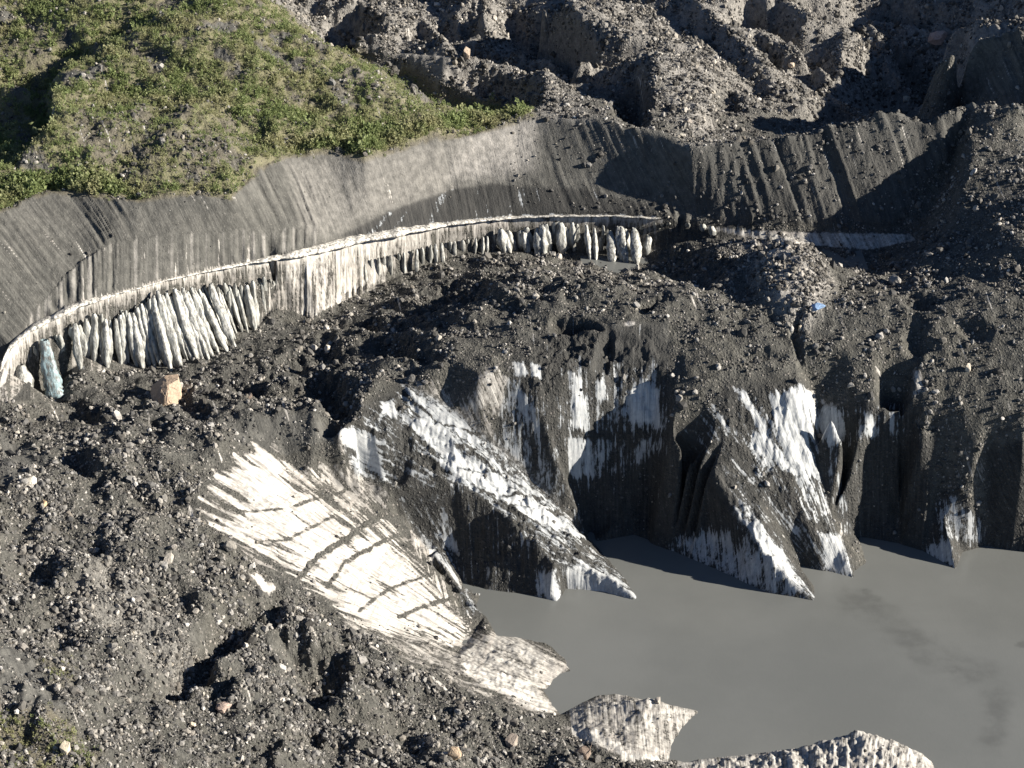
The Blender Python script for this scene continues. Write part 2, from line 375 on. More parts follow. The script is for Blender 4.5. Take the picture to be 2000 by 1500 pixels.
low = mb & (sdist(PX, PY, [(40,690),(60,615),(150,520),(220,475),(350,455),(500,458),(640,445),(660,470),(500,512),(160,594),(22,678)], R=40) > 0)
S[low] = (PX * .13)[low]
mw = zone == ZN.index('wall') + 1
S[mw] = ((PX - .33 * PY) * .13)[mw]
mc = zone == ZN.index('cliff') + 1
S[mc] = (PX * .13)[mc]

# ------------------------------------------------------------------ relief
deb = np.clip(1 - W_hill - W_bank - W_wall - W_cliff, 0, 1) * (1 - .75 * icy)
drim = -sdist(PX, PY, rim2, False, R=60)
Zd = Z1 + (Zs - Z1) * np.clip(.8 * deb + .8 * W_hill + .9 * W_bank * sstep(8, 45, drim) + .3 * W_wall, 0, .9)
land = sstep(-1.0, 2.0, Z1)
hum = fbm(X / 26, Y / 30, 3, 3)
d1 = fbm(X / 9, Y / 10, 3, 11)
d2 = fbm(X / 2.6, Y / 2.6, 3, 23)
d3 = perlin(X / .75, Y / .75, 31)
rr = ridged(X / 15 + .3 * d1, Y / 18, 2, 41)
rb = ridged(X / 36 + .25 * hum + Y / 90, Y / 48, 2, 43)
valley = soft('cliff', 2) * 0
pv = sstep(-30, 30, sdist(PX, PY, [(100,800),(300,745),(520,690),(700,620),(900,540),(1100,540),(1250,560),(1050,600),(900,640),(740,690),(680,760),(600,820),(420,860),(250,850)], R=60))
fg = sstep(-60, 60, sdist(PX, PY, [(-400,860),(300,880),(430,1050),(600,1180),(1000,1400),(1250,1600),(1200,2200),(-600,2200)], R=80))
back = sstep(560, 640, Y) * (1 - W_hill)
sf = np.mod((X * .88 + Y * .47) / 52 + .22 * fbm(X / 40, Y / 46, 2, 49) + .02 * d1, 1.0)
saw = np.where(sf < .26, sstep(0, .26, sf), 1 - (sf - .26) / .74) - .5
rough = .35 + .65 * sstep(-.2, .5, fbm(X / 18, Y / 18, 2, 47))
Zd += land * deb * (.8 * d1 + .26 * d2 * rough + .10 * d3 * rough + pv * (2.0 * rr + 1.3 * d1) + fg * (1.5 * rr * sstep(-.3, .4, hum) + 2.6 * hum + .7 * d1) + back * (.8 * rb + .45 * d1 + 7.5 * saw))
Zd += W_hill * (2.8 * hum + 1.1 * d1 + .45 * d2 + .15 * d3)
run = ridged(S / 2.3 + .25 * perlin(S / 9, T / 12, 5), T / 60, 3, 51)
run2 = ridged(S / 8.5, T / 90, 2, 55)
lw = sstep(-14, 14, sdist(PX, PY, [(40,690),(60,615),(150,520),(220,475),(350,455),(500,458),(640,445),(660,470),(500,512),(160,594),(22,678)], R=40)) * mb
def _run(q): return ridged(q / 2.3 + .25 * perlin(q / 9, T / 12, 5), T / 60, 3, 51)
run = np.where(mb, _run(Sb) * (1 - lw) + _run(PX * .13) * lw, run)
run2 = np.where(mb, ridged(Sb / 8.5, T / 90, 2, 55) * (1 - lw) + ridged(PX * .13 / 8.5, T / 90, 2, 55) * lw, run2)
slump = .25 + 1.5 * sstep(-.35, .5, fbm(S / 16, T / 22, 2, 57))
Zd += W_bank * (1 - W_hill) * (.42 * slump * run * np.interp(PX, [0, 100, 150, 220, 300, 450, 500, 620, 680, 900, 1000, 1150], [.7, 1.2, 2.0, 1.3, .8, 1.0, 2.2, 1.8, .7, .35, .3, 1.0]) + .35 * run2 + .08 * d3 + .1 * d2) * sstep(0, 1, W_bank)
Zd += W_wall * (1.7 * run2 + .7 * run + .3 * d2 + .1 * d3)
wv = mc * W_cliff
flute = ridged(S / 1.5, T / 80, 2, 61)
zb = np.zeros((NR, NC)); zb[1:, :] = np.maximum(zb[1:, :], zone[1:, :] != zone[:-1, :]); zb[:, 1:] = np.maximum(zb[:, 1:], zone[:, 1:] != zone[:, :-1])
zb = 1 - np.clip(blur(zb, 90) * 12, 0, 1)
calm = (1 - .8 * soft('slope', 10)) * (1 - .45 * np.maximum(soft('tongue', 10), soft('fin_near', 10))) * (.15 + .85 * zb)
Zd += (soft('cliff', 3) * ((PX > 540) & (PX < 720) & (Y < 530)) * 1.5 * flute)
Zd += icy * sstep(-.5, 7, Z1) * (.3 + .7 * sstep(44, 35, Z1)) * calm * (.5 * ridged(S / 3.4, T / 40, 3, 71) + .4 * ridged(S / 11, T / 70, 2, 75) + .3 * d2 + .12 * d3 + .3 * d1) + icy * land * calm * (.4 * d2 + .15 * d3)
nearlake = sstep(0, 1.2, Z1)
Zd = np.where(Z1 < .3, np.minimum(Zd, Z1 + .25 * d2 * land), Zd)
def pit(cx, cy, rx, ry, ang, depth):
    global Zd
    c, s_ = math.cos(math.radians(ang)), math.sin(math.radians(ang))
    dx, dy = PX - cx + 11 * d1 + 4 * d2, PY - cy + 9 * d1 - 4 * d2
    u, v = (dx * c + dy * s_) / rx, (-dx * s_ + dy * c) / ry
    r2 = u * u + v * v
    Zd = Zd - depth * np.clip(1 - r2, 0, 1) ** 1.3 * land
for q in PITS: pit(*q)
um = sstep(-8, 8, sdist(PX, PY, [(1882,78),(1940,62),(2080,50),(2080,218),(1886,218)], R=30))
Zd += um * (1.6 * ridged((PX - .35 * PY) * .15 / 3.6, T / 90, 3, 53))
# explicit pit shadows: kettle at the left of the hill keeps a sharp lip
PX2, PY2 = proj(X, Y, Zd)
print('relief', time.time() - T0)

# ------------------------------------------------------------------ surface properties
ice = np.zeros((NR, NC), np.float32)
def patch(poly, v=1.0, w=9, amp=10, sc=1.6):
    global ice
    n = perlin(S / sc, T / 14, len(poly) + int(poly[0][0]) % 37) * amp
    n = n + amp * .6 * perlin(S / (sc * .4), T / 9, 5)
    ice = np.maximum(ice, v * sstep(-w * 1.5, w * 1.9, sdist(PX, PY, poly, R=40) + n + 3))
P = patch
P([(445,905),(500,878),(530,885),(600,940),(650,985),(690,1020),(760,1040),(800,1080),(870,1160),(918,1242),(860,1252),(760,1242),(700,1215),(640,1168),(590,1130),(520,1090),(450,1040),(380,993),(470,1000),(420,950)], 1, 14, 50, 1.1)
P([(612,903),(691,911),(766,965),(755,985),(691,1006),(655,982)], .66, 7, 8)
P([(852,998),(868,1000),(896,1072),(885,1075)], .95, 4, 4)
P([(775,960),(880,960),(880,1040),(790,1030)], .58, 8, 12)
P([(482,1120),(510,1122),(538,1140),(530,1152),(490,1130)], 1, 4, 3)
P([(620,1165),(690,1210),(760,1240),(900,1262),(960,1300),(1040,1335),(1097,1392),(1050,1396),(980,1376),(900,1345),(800,1300),(710,1255)], .62, 12, 20)
P([(640,1165),(760,1232),(860,1238),(920,1245),(900,1260),(800,1262),(720,1230)], .8, 8, 10)
P([(900,1285),(960,1298),(1040,1338),(1098,1392),(1060,1396),(980,1362),(905,1320)], 1, 8, 4)
P([(890,1245),(1000,1235),(1125,1300),(1066,1350),(1000,1325),(900,1285)], .84, 6, 8, .8)
P([(1105,1380),(1265,1330),(1380,1370),(1332,1432),(1312,1484),(1250,1482),(1110,1420)], .76, 6, 8, .8)
P([(1100,1418),(1160,1425),(1240,1460),(1310,1490),(1230,1488),(1130,1440)], 1, 6, 6)
P([(1320,1475),(1450,1450),(1560,1430),(1680,1390),(1790,1440),(1840,1498),(1826,1560),(1320,1560)], .8, 6, 8, .8)
# long fin
P([(790,752),(850,785),(930,850),(1000,900),(960,890),(890,850),(820,795)], .9, 8, 9)
P([(800,832),(835,808),(900,880),(1000,955),(1090,1010),(1142,1052),(1080,1042),(960,975),(880,922),(830,872)], 1, 8, 10)
P([(930,730),(1000,715),(1045,780),(1060,850),(1010,820),(940,800),(905,800)], .72, 10, 16)
P([(1000,705),(1020,710),(1030,730),(1008,735)], .9, 5, 4)
P([(1038,712),(1056,715),(1058,740),(1042,738)], .95, 5, 4)
P([(655,834),(676,830),(727,849),(757,940),(745,938),(706,905),(663,866)], .85, 7, 9)
P([(745,785),(768,785),(775,815),(745,812)], .9, 5, 4)
P([(1000,800),(1090,930),(1140,1040),(1040,960),(960,860)], .55, 14, 14)
P([(840,880),(900,930),(960,985),(1080,1060),(1090,1100),(1000,1100),(890,1000)], .5, 12, 14)
P([(890,960),(980,1000),(1060,1080),(1060,1140),(930,1150),(890,1080)], .44, 12, 12)
P([(1045,1110),(1080,1120),(1095,1180),(1060,1172),(1040,1140)], .85, 6, 8)
P([(1100,1110),(1145,1100),(1205,1130),(1260,1178),(1180,1160),(1110,1150)], .9, 6, 8)
P([(780,1050),(830,1040),(885,1105),(900,1145),(850,1100)], .75, 8, 10)
P([(860,1000),(885,1040),(893,1080),(870,1060)], .9, 5, 5)
P([(880,1130),(915,1165),(948,1201),(905,1190)], .6, 6, 6)
P([(780,970),(860,1000),(880,1060),(830,1040)], .42, 8, 8)
P([(770,735),(860,740),(960,810),(1050,900),(1145,1045),(1080,1060),(960,1000),(850,900),(790,820)], .58, 12, 16)
# layered wall
P([(1103,722),(1140,735),(1152,790),(1142,850),(1110,840)], .85, 8, 9)
P([(1105,850),(1160,850),(1165,930),(1130,1000),(1110,930)], .75, 8, 12)
P([(1150,740),(1185,745),(1188,792),(1160,790)], .75, 7, 9)
P([(1222,772),(1255,745),(1284,768),(1296,835),(1230,838)], .95, 7, 8)
P([(1225,850),(1300,850),(1300,930),(1235,920)], .58, 9, 12)
P([(1130,930),(1150,1000),(1150,1030),(1120,980)], .75, 6, 8)
P([(1090,700),(1300,700),(1300,960),(1110,960)], .44, 14, 14)
P([(1110,960),(1300,960),(1290,1060),(1160,1050)], .36, 12, 12)
# right fins
P([(1438,762),(1458,770),(1512,862),(1560,930),(1540,925),(1490,860)], 1, 6, 6)
P([(1470,830),(1510,880),(1505,910),(1465,870)], .8, 6, 8)
P([(1500,775),(1560,755),(1592,760),(1597,822),(1580,872),(1600,940),(1575,930),(1540,885),(1510,835)], .95, 7, 14, 1.0)
P([(1500,880),(1580,900),(1612,985),(1660,1128),(1640,1080),(1590,1000)], .62, 8, 12)
P([(1608,785),(1640,790),(1652,850),(1625,880),(1602,850)], .8, 6, 9)
P([(1690,805),(1712,815),(1712,862),(1695,850)], .8, 5, 6)
P([(1782,722),(1798,725),(1803,768),(1787,770)], .85, 5, 5)
P([(1660,880),(1700,900),(1715,1000),(1690,1040),(1670,960)], .55, 7, 10)
P([(1290,1050),(1400,1040),(1490,1080),(1590,1172),(1500,1166),(1400,1122)], .68, 10, 10)
P([(1448,1015),(1475,1018),(1530,1080),(1560,1130),(1588,1172),(1540,1150),(1490,1090)], .95, 6, 7)
P([(1600,1045),(1640,1045),(1668,1130),(1610,1112)], .9, 7, 7)
P([(1795,1062),(1850,1058),(1870,1112),(1800,1080)], .85, 6, 6)
P([(1825,978),(1870,965),(1925,1030),(1925,1064),(1880,1060),(1850,1060)], .6, 8, 14)
P([(1880,880),(2000,870),(2000,1000),(1900,960)], .42, 10, 14)
P([(1640,900),(1820,900),(1800,1070),(1680,1050)], .34, 12, 12)
P([(1220,630),(1240,630),(1240,634),(1220,634)], 1, 3, 2)
ice = np.maximum(ice, icy * (.42 + .2 * fbm(X / 6, Y / 6 + Zd / 9, 3, 87)) * sstep(46, 28, Zd))
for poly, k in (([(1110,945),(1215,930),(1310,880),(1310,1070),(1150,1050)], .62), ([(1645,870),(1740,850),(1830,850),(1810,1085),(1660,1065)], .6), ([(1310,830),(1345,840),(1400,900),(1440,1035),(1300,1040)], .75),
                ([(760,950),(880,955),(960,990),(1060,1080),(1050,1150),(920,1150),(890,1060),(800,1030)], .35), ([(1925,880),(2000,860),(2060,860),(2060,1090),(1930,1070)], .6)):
    mm = sstep(-10, 10, sdist(PX, PY, poly, R=30)); ice = ice * (1 - k * mm); icy = np.maximum(icy, mm)  # shaded recesses: shade put into the colour, less white ice, darker ground
# strata and crevasse bands cut through the white slope
def band(pl, w, v=1.0):
    global ice
    d = -sdist(PX, PY, pl, False, R=40) + 3 * perlin(S / 2.5, T / 2.5, 7)
    ice = ice * (1 - v * sstep(w + 3, w - 1, d))
band([(585,1128),(622,1085),(680,1050),(772,988)], 4, .7)
band([(640,1146),(672,1100),(740,1062),(800,1035)], 3, .6)
band([(610,1112),(650,1066),(710,1042)], 6, .3)
band([(470,1000),(560,995),(650,965),(700,950)], 1.5, .5)
band([(500,1060),(560,1055),(650,1010)], 1.2, .5)
band([(700,1195),(760,1150),(850,1120)], 1.8, .5)
band([(780,1205),(830,1185),(890,1165)], 3, .6)
for q in ([(830,870),(930,880)], [(880,920),(1010,925)], [(940,965),(1060,975)], [(1000,990),(1100,1005)], [(870,830),(960,860)]): band(q, 1.0, .6)
for yq in (850, 940, 985): band([(1100, yq), (1300, yq + 4)], 4, .7)
# ice rim: white lip and upper band, dark recess under it
dr = sdist(PX2, PY2, rim2, False, R=60)
below = inpoly(PX2, PY2, rim2 + [(1480, 2000), (-300, 2000)])
bandw = np.interp(PX, [0, 100, 300, 480, 560, 700, 860, 1000, 1300, 1400], [45, 40, 12, 30, 80, 62, 45, 24, 15, 6])
lip = np.interp(PX, [0, 60, 160, 260, 480, 560, 640, 760, 860, 1000, 1290, 1300], [10, 10, 7, 2.2, 4, 9, 16, 14, 5, 2.4, 2.2, 0])
inrim = (mc | (np.abs(dr) < 6)) & (PX < 1295) & (Y < 530)
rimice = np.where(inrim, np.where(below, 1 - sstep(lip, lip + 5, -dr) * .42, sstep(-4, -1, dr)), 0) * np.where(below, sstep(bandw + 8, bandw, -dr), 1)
ice = np.maximum(ice, rimice)
ice = np.maximum(ice, mc * (((PX > 60) & (PX < 545)) | ((PX > 660) & (PX < 1290))) * (Y < 530) * (.40 + .22 * perlin(S / 1.4, T / 40, 66)))
conv = sstep(-10, 10, sdist(PX2, PY2, [(545,500),(700,470),(880,440),(700,580),(650,605),(610,632),(570,560),(545,520)], R=30)) * (mc > 0)
ice = np.maximum(ice, conv * (.88 - .25 * sstep(.1, .6, ridged(S / .9, T / 50, 2, 64))))
strip = sstep(-3, 3, sdist(PX2, PY2, [(1330,436),(1450,447),(1560,452),(1780,456),(1790,470),(1700,489),(1560,478),(1450,463)], R=20))
ice = np.maximum(ice, .85 * strip)
# dribbles of pale meltwater mud on the bank
for q, w in (([(845,430),(858,395),(880,370)], 7), ([(720,462),(760,420)], 5), ([(765,455),(795,415)], 3), ([(278,560),(280,470)], 2.5), ([(425,520),(432,470)], 3), ([(485,505),(492,465)], 5), ([(60,640),(75,590)], 3)):
    d = -sdist(PX, PY, q, False, R=30); ice = np.maximum(ice, .47 * sstep(w + 5, w - 3, d) * mb)

veg = np.zeros((NR, NC), np.float32)
vn = fbm(X / 11, Y / 15, 4, 81)
veg = W_hill * sstep(-.45, .25, vn + .25)
def vegmod(poly, v, w=25):
    global veg
    m = sstep(-w, w, sdist(PX, PY, poly, R=50) + 14 * d1)
    veg = veg * (1 - m) + v * m * (.75 + .5 * (vn > -.1)) * W_hill if v < .5 else np.maximum(veg, v * m * W_hill)
vegmod([(110,220),(330,210),(480,230),(500,300),(300,370),(140,310)], .4, 45)
vegmod([(620,100),(740,140),(900,220),(760,225),(640,170)], .4, 45)
vegmod([(0,80),(110,70),(110,140),(0,130)], .4)
vegmod([(560,250),(660,215),(850,240),(1040,212),(1040,224),(900,256),(720,310),(640,292),(560,300)], 1, 12)
vegmod([(120,190),(350,130),(560,170),(600,240),(430,225),(300,190)], 1, 20)
vegmod([(0,345),(130,320),(260,360),(440,345),(450,372),(280,384),(100,372),(0,405)], 1, 10)
vegmod([(0,10),(250,0),(420,20),(330,110),(250,90),(130,30)], .9, 20)
fgveg = sstep(-25, 25, sdist(PX, PY, [(-50,1370),(60,1400),(130,1420),(190,1480),(180,1560),(-50,1560)], R=50) + 14 * d1)
fgveg = np.maximum(fgveg, .6 * sstep(-20, 20, sdist(PX, PY, [(70,1290),(140,1290),(160,1350),(110,1380)], R=40) + 10 * d1))
veg = np.maximum(veg, .32 * fgveg)

# smooth silt (1) against stony rubble (0), and pale dust
silt = np.maximum(W_bank, .8 * W_wall)
silt = np.maximum(silt, .6 * W_hill)
for poly, v in (([(-50,1190),(60,1290),(130,1400),(60,1400),(-50,1330)], 1), ([(0,850),(110,890),(60,950),(0,960)], .9), ([(430,830),(600,810),(660,850),(560,890),(470,870)], .8), ([(500,610),(600,640),(560,660),(440,700),(300,735),(150,790),(130,770),(300,722),(450,680)], .7),
                ([(1330,820),(1420,900),(1480,990),(1420,1000),(1370,930)], .6), ([(780,110),(850,103),(910,150),(850,168)], 1), ([(1190,620),(1310,630),(1310,720),(1200,720)], .7), ([(1885,70),(1995,60),(1995,215),(1885,215)], .9)):
    silt = np.maximum(silt, v * sstep(-12, 12, sdist(PX, PY, poly, R=30)))
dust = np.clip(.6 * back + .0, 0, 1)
for poly, v in (([(960,250),(1050,225),(1040,330),(960,350),(860,360),(900,270)], .75), ([(560,320),(900,270),(960,350),(700,440),(600,470)], .35), ([(1260,20),(1340,0),(1400,140),(1390,270),(1340,280),(1300,200)], .75), ([(1450,470),(1560,480),(1625,560),(1570,650),(1480,570)], 1.0), ([(700,140),(900,215),(800,225),(640,150)], .5),
                ([(200,1050),(420,1300),(300,1290),(120,1200)], .3), ([(1060,140),(1150,230),(1060,230)], .6), ([(1300,0),(1560,0),(1640,110),(1700,120),(1500,90),(1400,40)], .6)):
    dust = np.maximum(dust, v * sstep(-25, 25, sdist(PX, PY, poly, R=50)))
wet_shade = 1.0 * sstep(-3, 4, sdist(PX, PY, [(660,462),(760,415),(880,372),(960,360),(1150,372),(1300,412),(1300,425),(1000,424),(850,440),(700,466)], R=30))
wet_shade = np.maximum(wet_shade, W_wall * (.45 + .3 * fbm(X / 9, Zd / 14, 3, 59)))
dust = np.maximum(dust, .55 * low * sstep(.1, .5, perlin(S / 1.3, T / 60, 58)))
wet_shade = np.maximum(wet_shade, .8 * mc * (PY2 > 0) * (ice < .3))  # shade between the ice columns painted into the recess wall colour
near_ice = np.maximum.reduce([soft(q_, 14) for q_ in ('slope', 'tongue', 'fin_near', 'fin_bottom')])
wet_shade = np.maximum(wet_shade, icy * (.85 - .7 * near_ice))  # dark mud of the ice front, with shade added to its colour
wet_shade = np.maximum(wet_shade, .35 * pv)  # valley floor a little darker
print('masks', time.time() - T0)

# ------------------------------------------------------------------ materials
def newmat(name):
    m = bpy.data.materials.new(name); m.use_nodes = True
    nt = m.node_tree; nt.nodes.clear()
    return m, nt
class G:
    def __init__(s, nt): s.nt = nt
    def n(s, t, **k):
        nd = s.nt.nodes.new(t)
        for a, v in k.items(): setattr(nd, a, v)
        return nd
    def link(s, a, b): s.nt.links.new(a, b)
    def put(s, sock, v):
        if isinstance(v, bpy.types.NodeSocket): s.link(v, sock)
        else: sock.default_value = v
    def attr(s, name, out='Fac'):
        return s.n('ShaderNodeAttribute', attribute_name=name).outputs[out]
    def math(s, op, a, b=0.0, clamp=False):
        nd = s.n('ShaderNodeMath', operation=op, use_clamp=clamp); s.put(nd.inputs[0], a); s.put(nd.inputs[1], b); return nd.outputs[0]
    def noise(s, vec, scale, detail=4, rough=.55, out='Fac'):
        nd = s.n('ShaderNodeTexNoise'); s.link(vec, nd.inputs['Vector']); nd.inputs['Scale'].default_value = scale
        nd.inputs['Detail'].default_value = detail; nd.inputs['Roughness'].default_value = rough; return nd.outputs[out]
    def voro(s, vec, scale, out='Color', feature='F1'):
        nd = s.n('ShaderNodeTexVoronoi', feature=feature); s.link(vec, nd.inputs['Vector']); nd.inputs['Scale'].default_value = scale; return nd.outputs[out]
    def mix(s, f, a, b):
        nd = s.n('ShaderNodeMix', data_type='RGBA'); s.put(nd.inputs[0], f); s.put(nd.inputs[6], a); s.put(nd.inputs[7], b); return nd.outputs[2]
    def ramp(s, v, a, b, lo=0.0, hi=1.0):
        nd = s.n('ShaderNodeMapRange', interpolation_type='SMOOTHSTEP'); s.put(nd.inputs[0], v)
        for i, q in enumerate((a, b, lo, hi)): s.put(nd.inputs[i + 1], q)
        return nd.outputs[0]
    def scale(s, vec, v):
        nd = s.n('ShaderNodeVectorMath', operation='MULTIPLY'); s.link(vec, nd.inputs[0]); nd.inputs[1].default_value = v; return nd.outputs[0]
    def sep(s, c):
        nd = s.n('ShaderNodeSeparateColor'); s.link(c, nd.inputs[0]); return nd.outputs
def c4(r, g, b): return (r, g, b, 1)

def terrain_material():
    m, nt = newmat('glacier_ground'); g = G(nt)
    out = g.n('ShaderNodeOutputMaterial'); bs = g.n('ShaderNodeBsdfPrincipled')
    g.link(bs.outputs[0], out.inputs[0])
    pos = g.n('ShaderNodeNewGeometry').outputs['Position']
    fl = g.attr('flow', 'Vector')
    a_ice, a_veg, a_silt, a_dust, a_wet_shade = (g.attr(k) for k in ('ice', 'veg', 'silt', 'dust', 'wet_shade'))
    big = g.noise(pos, .06, 5, .6); mid = g.noise(pos, .5, 5, .65); fine = g.noise(pos, 2.2, 4, .7)
    st1 = g.noise(g.scale(fl, (.75, .05, 1)), 1.0, 4, .6)
    st2 = g.noise(g.scale(fl, (1.7, .09, 1)), 1.0, 3, .6)
    vc = g.sep(g.voro(pos, 1.25)); vd = g.voro(pos, 1.25, 'Distance')
    vc2 = g.sep(g.voro(pos, 2.6)); vd2 = g.voro(pos, 2.6, 'Distance')
    # rubble
    rub = g.mix(g.ramp(mid, .3, .7), c4(.038, .038, .035), c4(.098, .096, .086))
    rub = g.mix(g.ramp(big, .35, .68, 0, .5), rub, c4(.080, .076, .064))
    st = g.math('MULTIPLY', g.ramp(vc[0], .72, .97), g.ramp(vd, .5, .25))
    rub = g.mix(g.math('MULTIPLY', st, .75), rub, g.mix(vc[1], c4(.17, .155, .14), c4(.34, .31, .28)))
    st_ = g.math('MULTIPLY', g.ramp(vc2[0], .8, .97), g.ramp(vd2, .45, .2))
    rub = g.mix(g.math('MULTIPLY', st_, .65), rub, g.mix(vc2[1], c4(.15, .14, .125), c4(.30, .28, .25)))
    # silt banks, with runnel tint
    sil = g.mix(g.ramp(g.math('ADD', g.math('MULTIPLY', st1, .5), g.math('MULTIPLY', mid, .5)), .35, .65), c4(.058, .0575, .053), c4(.124, .121, .110))
    sil = g.mix(g.ramp(st2, .4, .7, 0, .45), sil, c4(.040, .040, .038))
    sil = g.mix(g.math('MULTIPLY', st_, .35), sil, c4(.30, .28, .25))
    base = g.mix(g.ramp(g.math('ADD', a_silt, g.math('MULTIPLY', g.math('SUBTRACT', mid, .5), .5)), .25, .7), rub, sil)
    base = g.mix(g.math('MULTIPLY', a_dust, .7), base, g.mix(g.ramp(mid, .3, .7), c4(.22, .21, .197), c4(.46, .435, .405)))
    base = g.mix(g.math('MULTIPLY', a_wet_shade, .8), base, g.mix(g.ramp(st2, .35, .7), c4(.016, .017, .018), c4(.046, .045, .043)))  # wet dirt and painted shade both turn the ground near black
    # plants
    vg = g.mix(g.ramp(fine, .35, .7), c4(.105, .108, .055), c4(.170, .160, .090))
    vg = g.mix(g.ramp(big, .4, .65, 0, .55), vg, c4(.185, .165, .115))
    base = g.mix(g.ramp(a_veg, .03, .3, 0, .6), base, g.mix(g.ramp(fine, .3, .7), c4(.085, .075, .052), c4(.16, .142, .10)))
    base = g.mix(g.ramp(g.math('ADD', a_veg, g.math('MULTIPLY', g.math('SUBTRACT', mid, .5), .9)), .3, .75, 0, .85), base, vg)
    # ice breaking through
    k = g.math('ADD', a_ice, g.math('MULTIPLY', g.math('SUBTRACT', st1, .5), 1.25))
    k = g.math('ADD', k, g.math('MULTIPLY', g.math('SUBTRACT', st2, .5), .95))
    drip = g.noise(g.scale(pos, (1, 1, .3)), 1.1, 6, .75)
    k = g.math('ADD', k, g.math('MULTIPLY', g.math('SUBTRACT', drip, .5), 1.3))
    kk = g.math('MULTIPLY', g.ramp(k, .45, .62), g.ramp(a_ice, .02, .2))
    ic = g.mix(g.ramp(k, .50, 1.1), c4(.13, .122, .11), c4(.58, .56, .515))
    ic = g.mix(g.ramp(st2, .48, .66, 0, .75), ic, c4(.17, .16, .148))
    st3 = g.noise(g.scale(fl, (2.9, .16, 1)), 1.0, 3, .6)
    ic = g.mix(g.ramp(st3, .48, .7, 0, .6), ic, c4(.16, .15, .14))
    stra = g.noise(g.scale(fl, (.06, 1.0, 1)), 1.0, 4, .65)
    ic = g.mix(g.ramp(stra, .50, .66, 0, .65), ic, c4(.30, .275, .25))
    ic = g.mix(g.ramp(fine, .5, .8, 0, .5), ic, c4(.36, .34, .32))
    ic = g.mix(g.ramp(a_wet_shade, .3, .9, 0, .35), ic, c4(.36, .42, .48))
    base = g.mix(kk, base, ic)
    g.link(base, bs.inputs['Base Color'])
    g.put(bs.inputs['Roughness'], g.ramp(kk, 0, 1, .9, .55))
    bs.inputs['Specular IOR Level'].default_value = .25
    h = g.math('ADD', g.math('MULTIPLY', g.ramp(vd, .55, .1), .5), g.math('MULTIPLY', g.ramp(vd2, .5, .1), .25))
    h = g.math('MULTIPLY', h, g.math('SUBTRACT', 1.0, g.math('MULTIPLY', a_silt, .8)))
    h = g.math('ADD', h, g.math('MULTIPLY', fine, .35))
    h = g.math('ADD', g.math('MULTIPLY', h, g.ramp(kk, 0, 1, 1, .06)), g.math('MULTIPLY', st2, .35))
    b = g.n('ShaderNodeBump'); b.inputs['Strength'].default_value = .8; b.inputs['Distance'].default_value = .55
    g.link(h, b.inputs['Height']); g.link(b.outputs[0], bs.inputs['Normal'])
    return m
MT = terrain_material()

def water_material(name='silty_water'):
    m, nt = newmat(name); g = G(nt)
    out = g.n('ShaderNodeOutputMaterial'); bs = g.n('ShaderNodeBsdfPrincipled'); g.link(bs.outputs[0], out.inputs[0])
    pos = g.n('ShaderNodeNewGeometry').outputs['Position']
    w = g.noise(pos, .022, 5, .6); w2 = g.noise(pos, .12, 4, .6)
    col = g.mix(g.ramp(w, .3, .7), c4(.128, .133, .128), c4(.152, .157, .151))
    a = g.attr('plume')
    col = g.mix(g.math('MULTIPLY', a, g.ramp(w2, .35, .65, .12, .5)), col, c4(.075, .077, .074))
    g.link(col, bs.inputs['Base Color']); bs.inputs['Roughness'].default_value = .22
    bs.inputs['IOR'].default_value = 1.33
    b = g.n('ShaderNodeBump'); b.inputs['Strength'].default_value = .12; b.inputs['Distance'].default_value = .12
    g.link(g.noise(g.scale(pos, (1.2, .7, 1)), 1.1, 4, .6), b.inputs['Height']); g.link(b.outputs[0], bs.inputs['Normal'])
    return m
MW = water_material()

# ------------------------------------------------------------------ mesh building
def mesh_np(name, co, quads, mat, smooth=True, attrs=None):
    me = bpy.data.meshes.new(name)
    n = len(co); k = quads.shape[1]
    me.vertices.add(n); me.vertices.foreach_set('co', np.ascontiguousarray(co, np.float32).ravel())
    me.loops.add(quads.size); me.loops.foreach_set('vertex_index', np.ascontiguousarray(quads, np.int32).ravel())
    me.polygons.add(len(quads)); me.polygons.foreach_set('loop_start', np.arange(0, quads.size, k, dtype=np.int32))
    me.polygons.foreach_set('use_smooth', np.full(len(quads), smooth, bool))
    me.update(calc_edges=True)
    for a, v in (attrs or {}).items():
        v = np.asarray(v, np.float32)
        if v.ndim == 2:
            me.attributes.new(a, 'FLOAT_VECTOR', 'POINT').data.foreach_set('vector', v.ravel())
        else:
            me.attributes.new(a, 'FLOAT', 'POINT').data.foreach_set('value', v.ravel())
    if mat: me.materials.append(mat)
    return me
def link(name, me, parent=None, **props):
    o = bpy.data.objects.new(name, me); COL.objects.link(o)
    if parent: o.parent = parent
    for k, v in props.items(): o[k] = v
    return o

idx = np.arange(NR * NC).reshape(NR, NC)
quads = np.stack([idx[:-1, :-1], idx[:-1, 1:], idx[1:, 1:], idx[1:, :-1]], -1)
zq = zone[:-1, :-1]
vis = np.ones_like(zq, bool)
co = np.stack([X, Y, Zd], -1).reshape(-1, 3)
AT = {'ice': ice, 'veg': veg, 'silt': silt, 'dust': dust, 'wet_shade': wet_shade}
flow = np.stack([S, T, np.zeros_like(S)], -1).reshape(-1, 3)
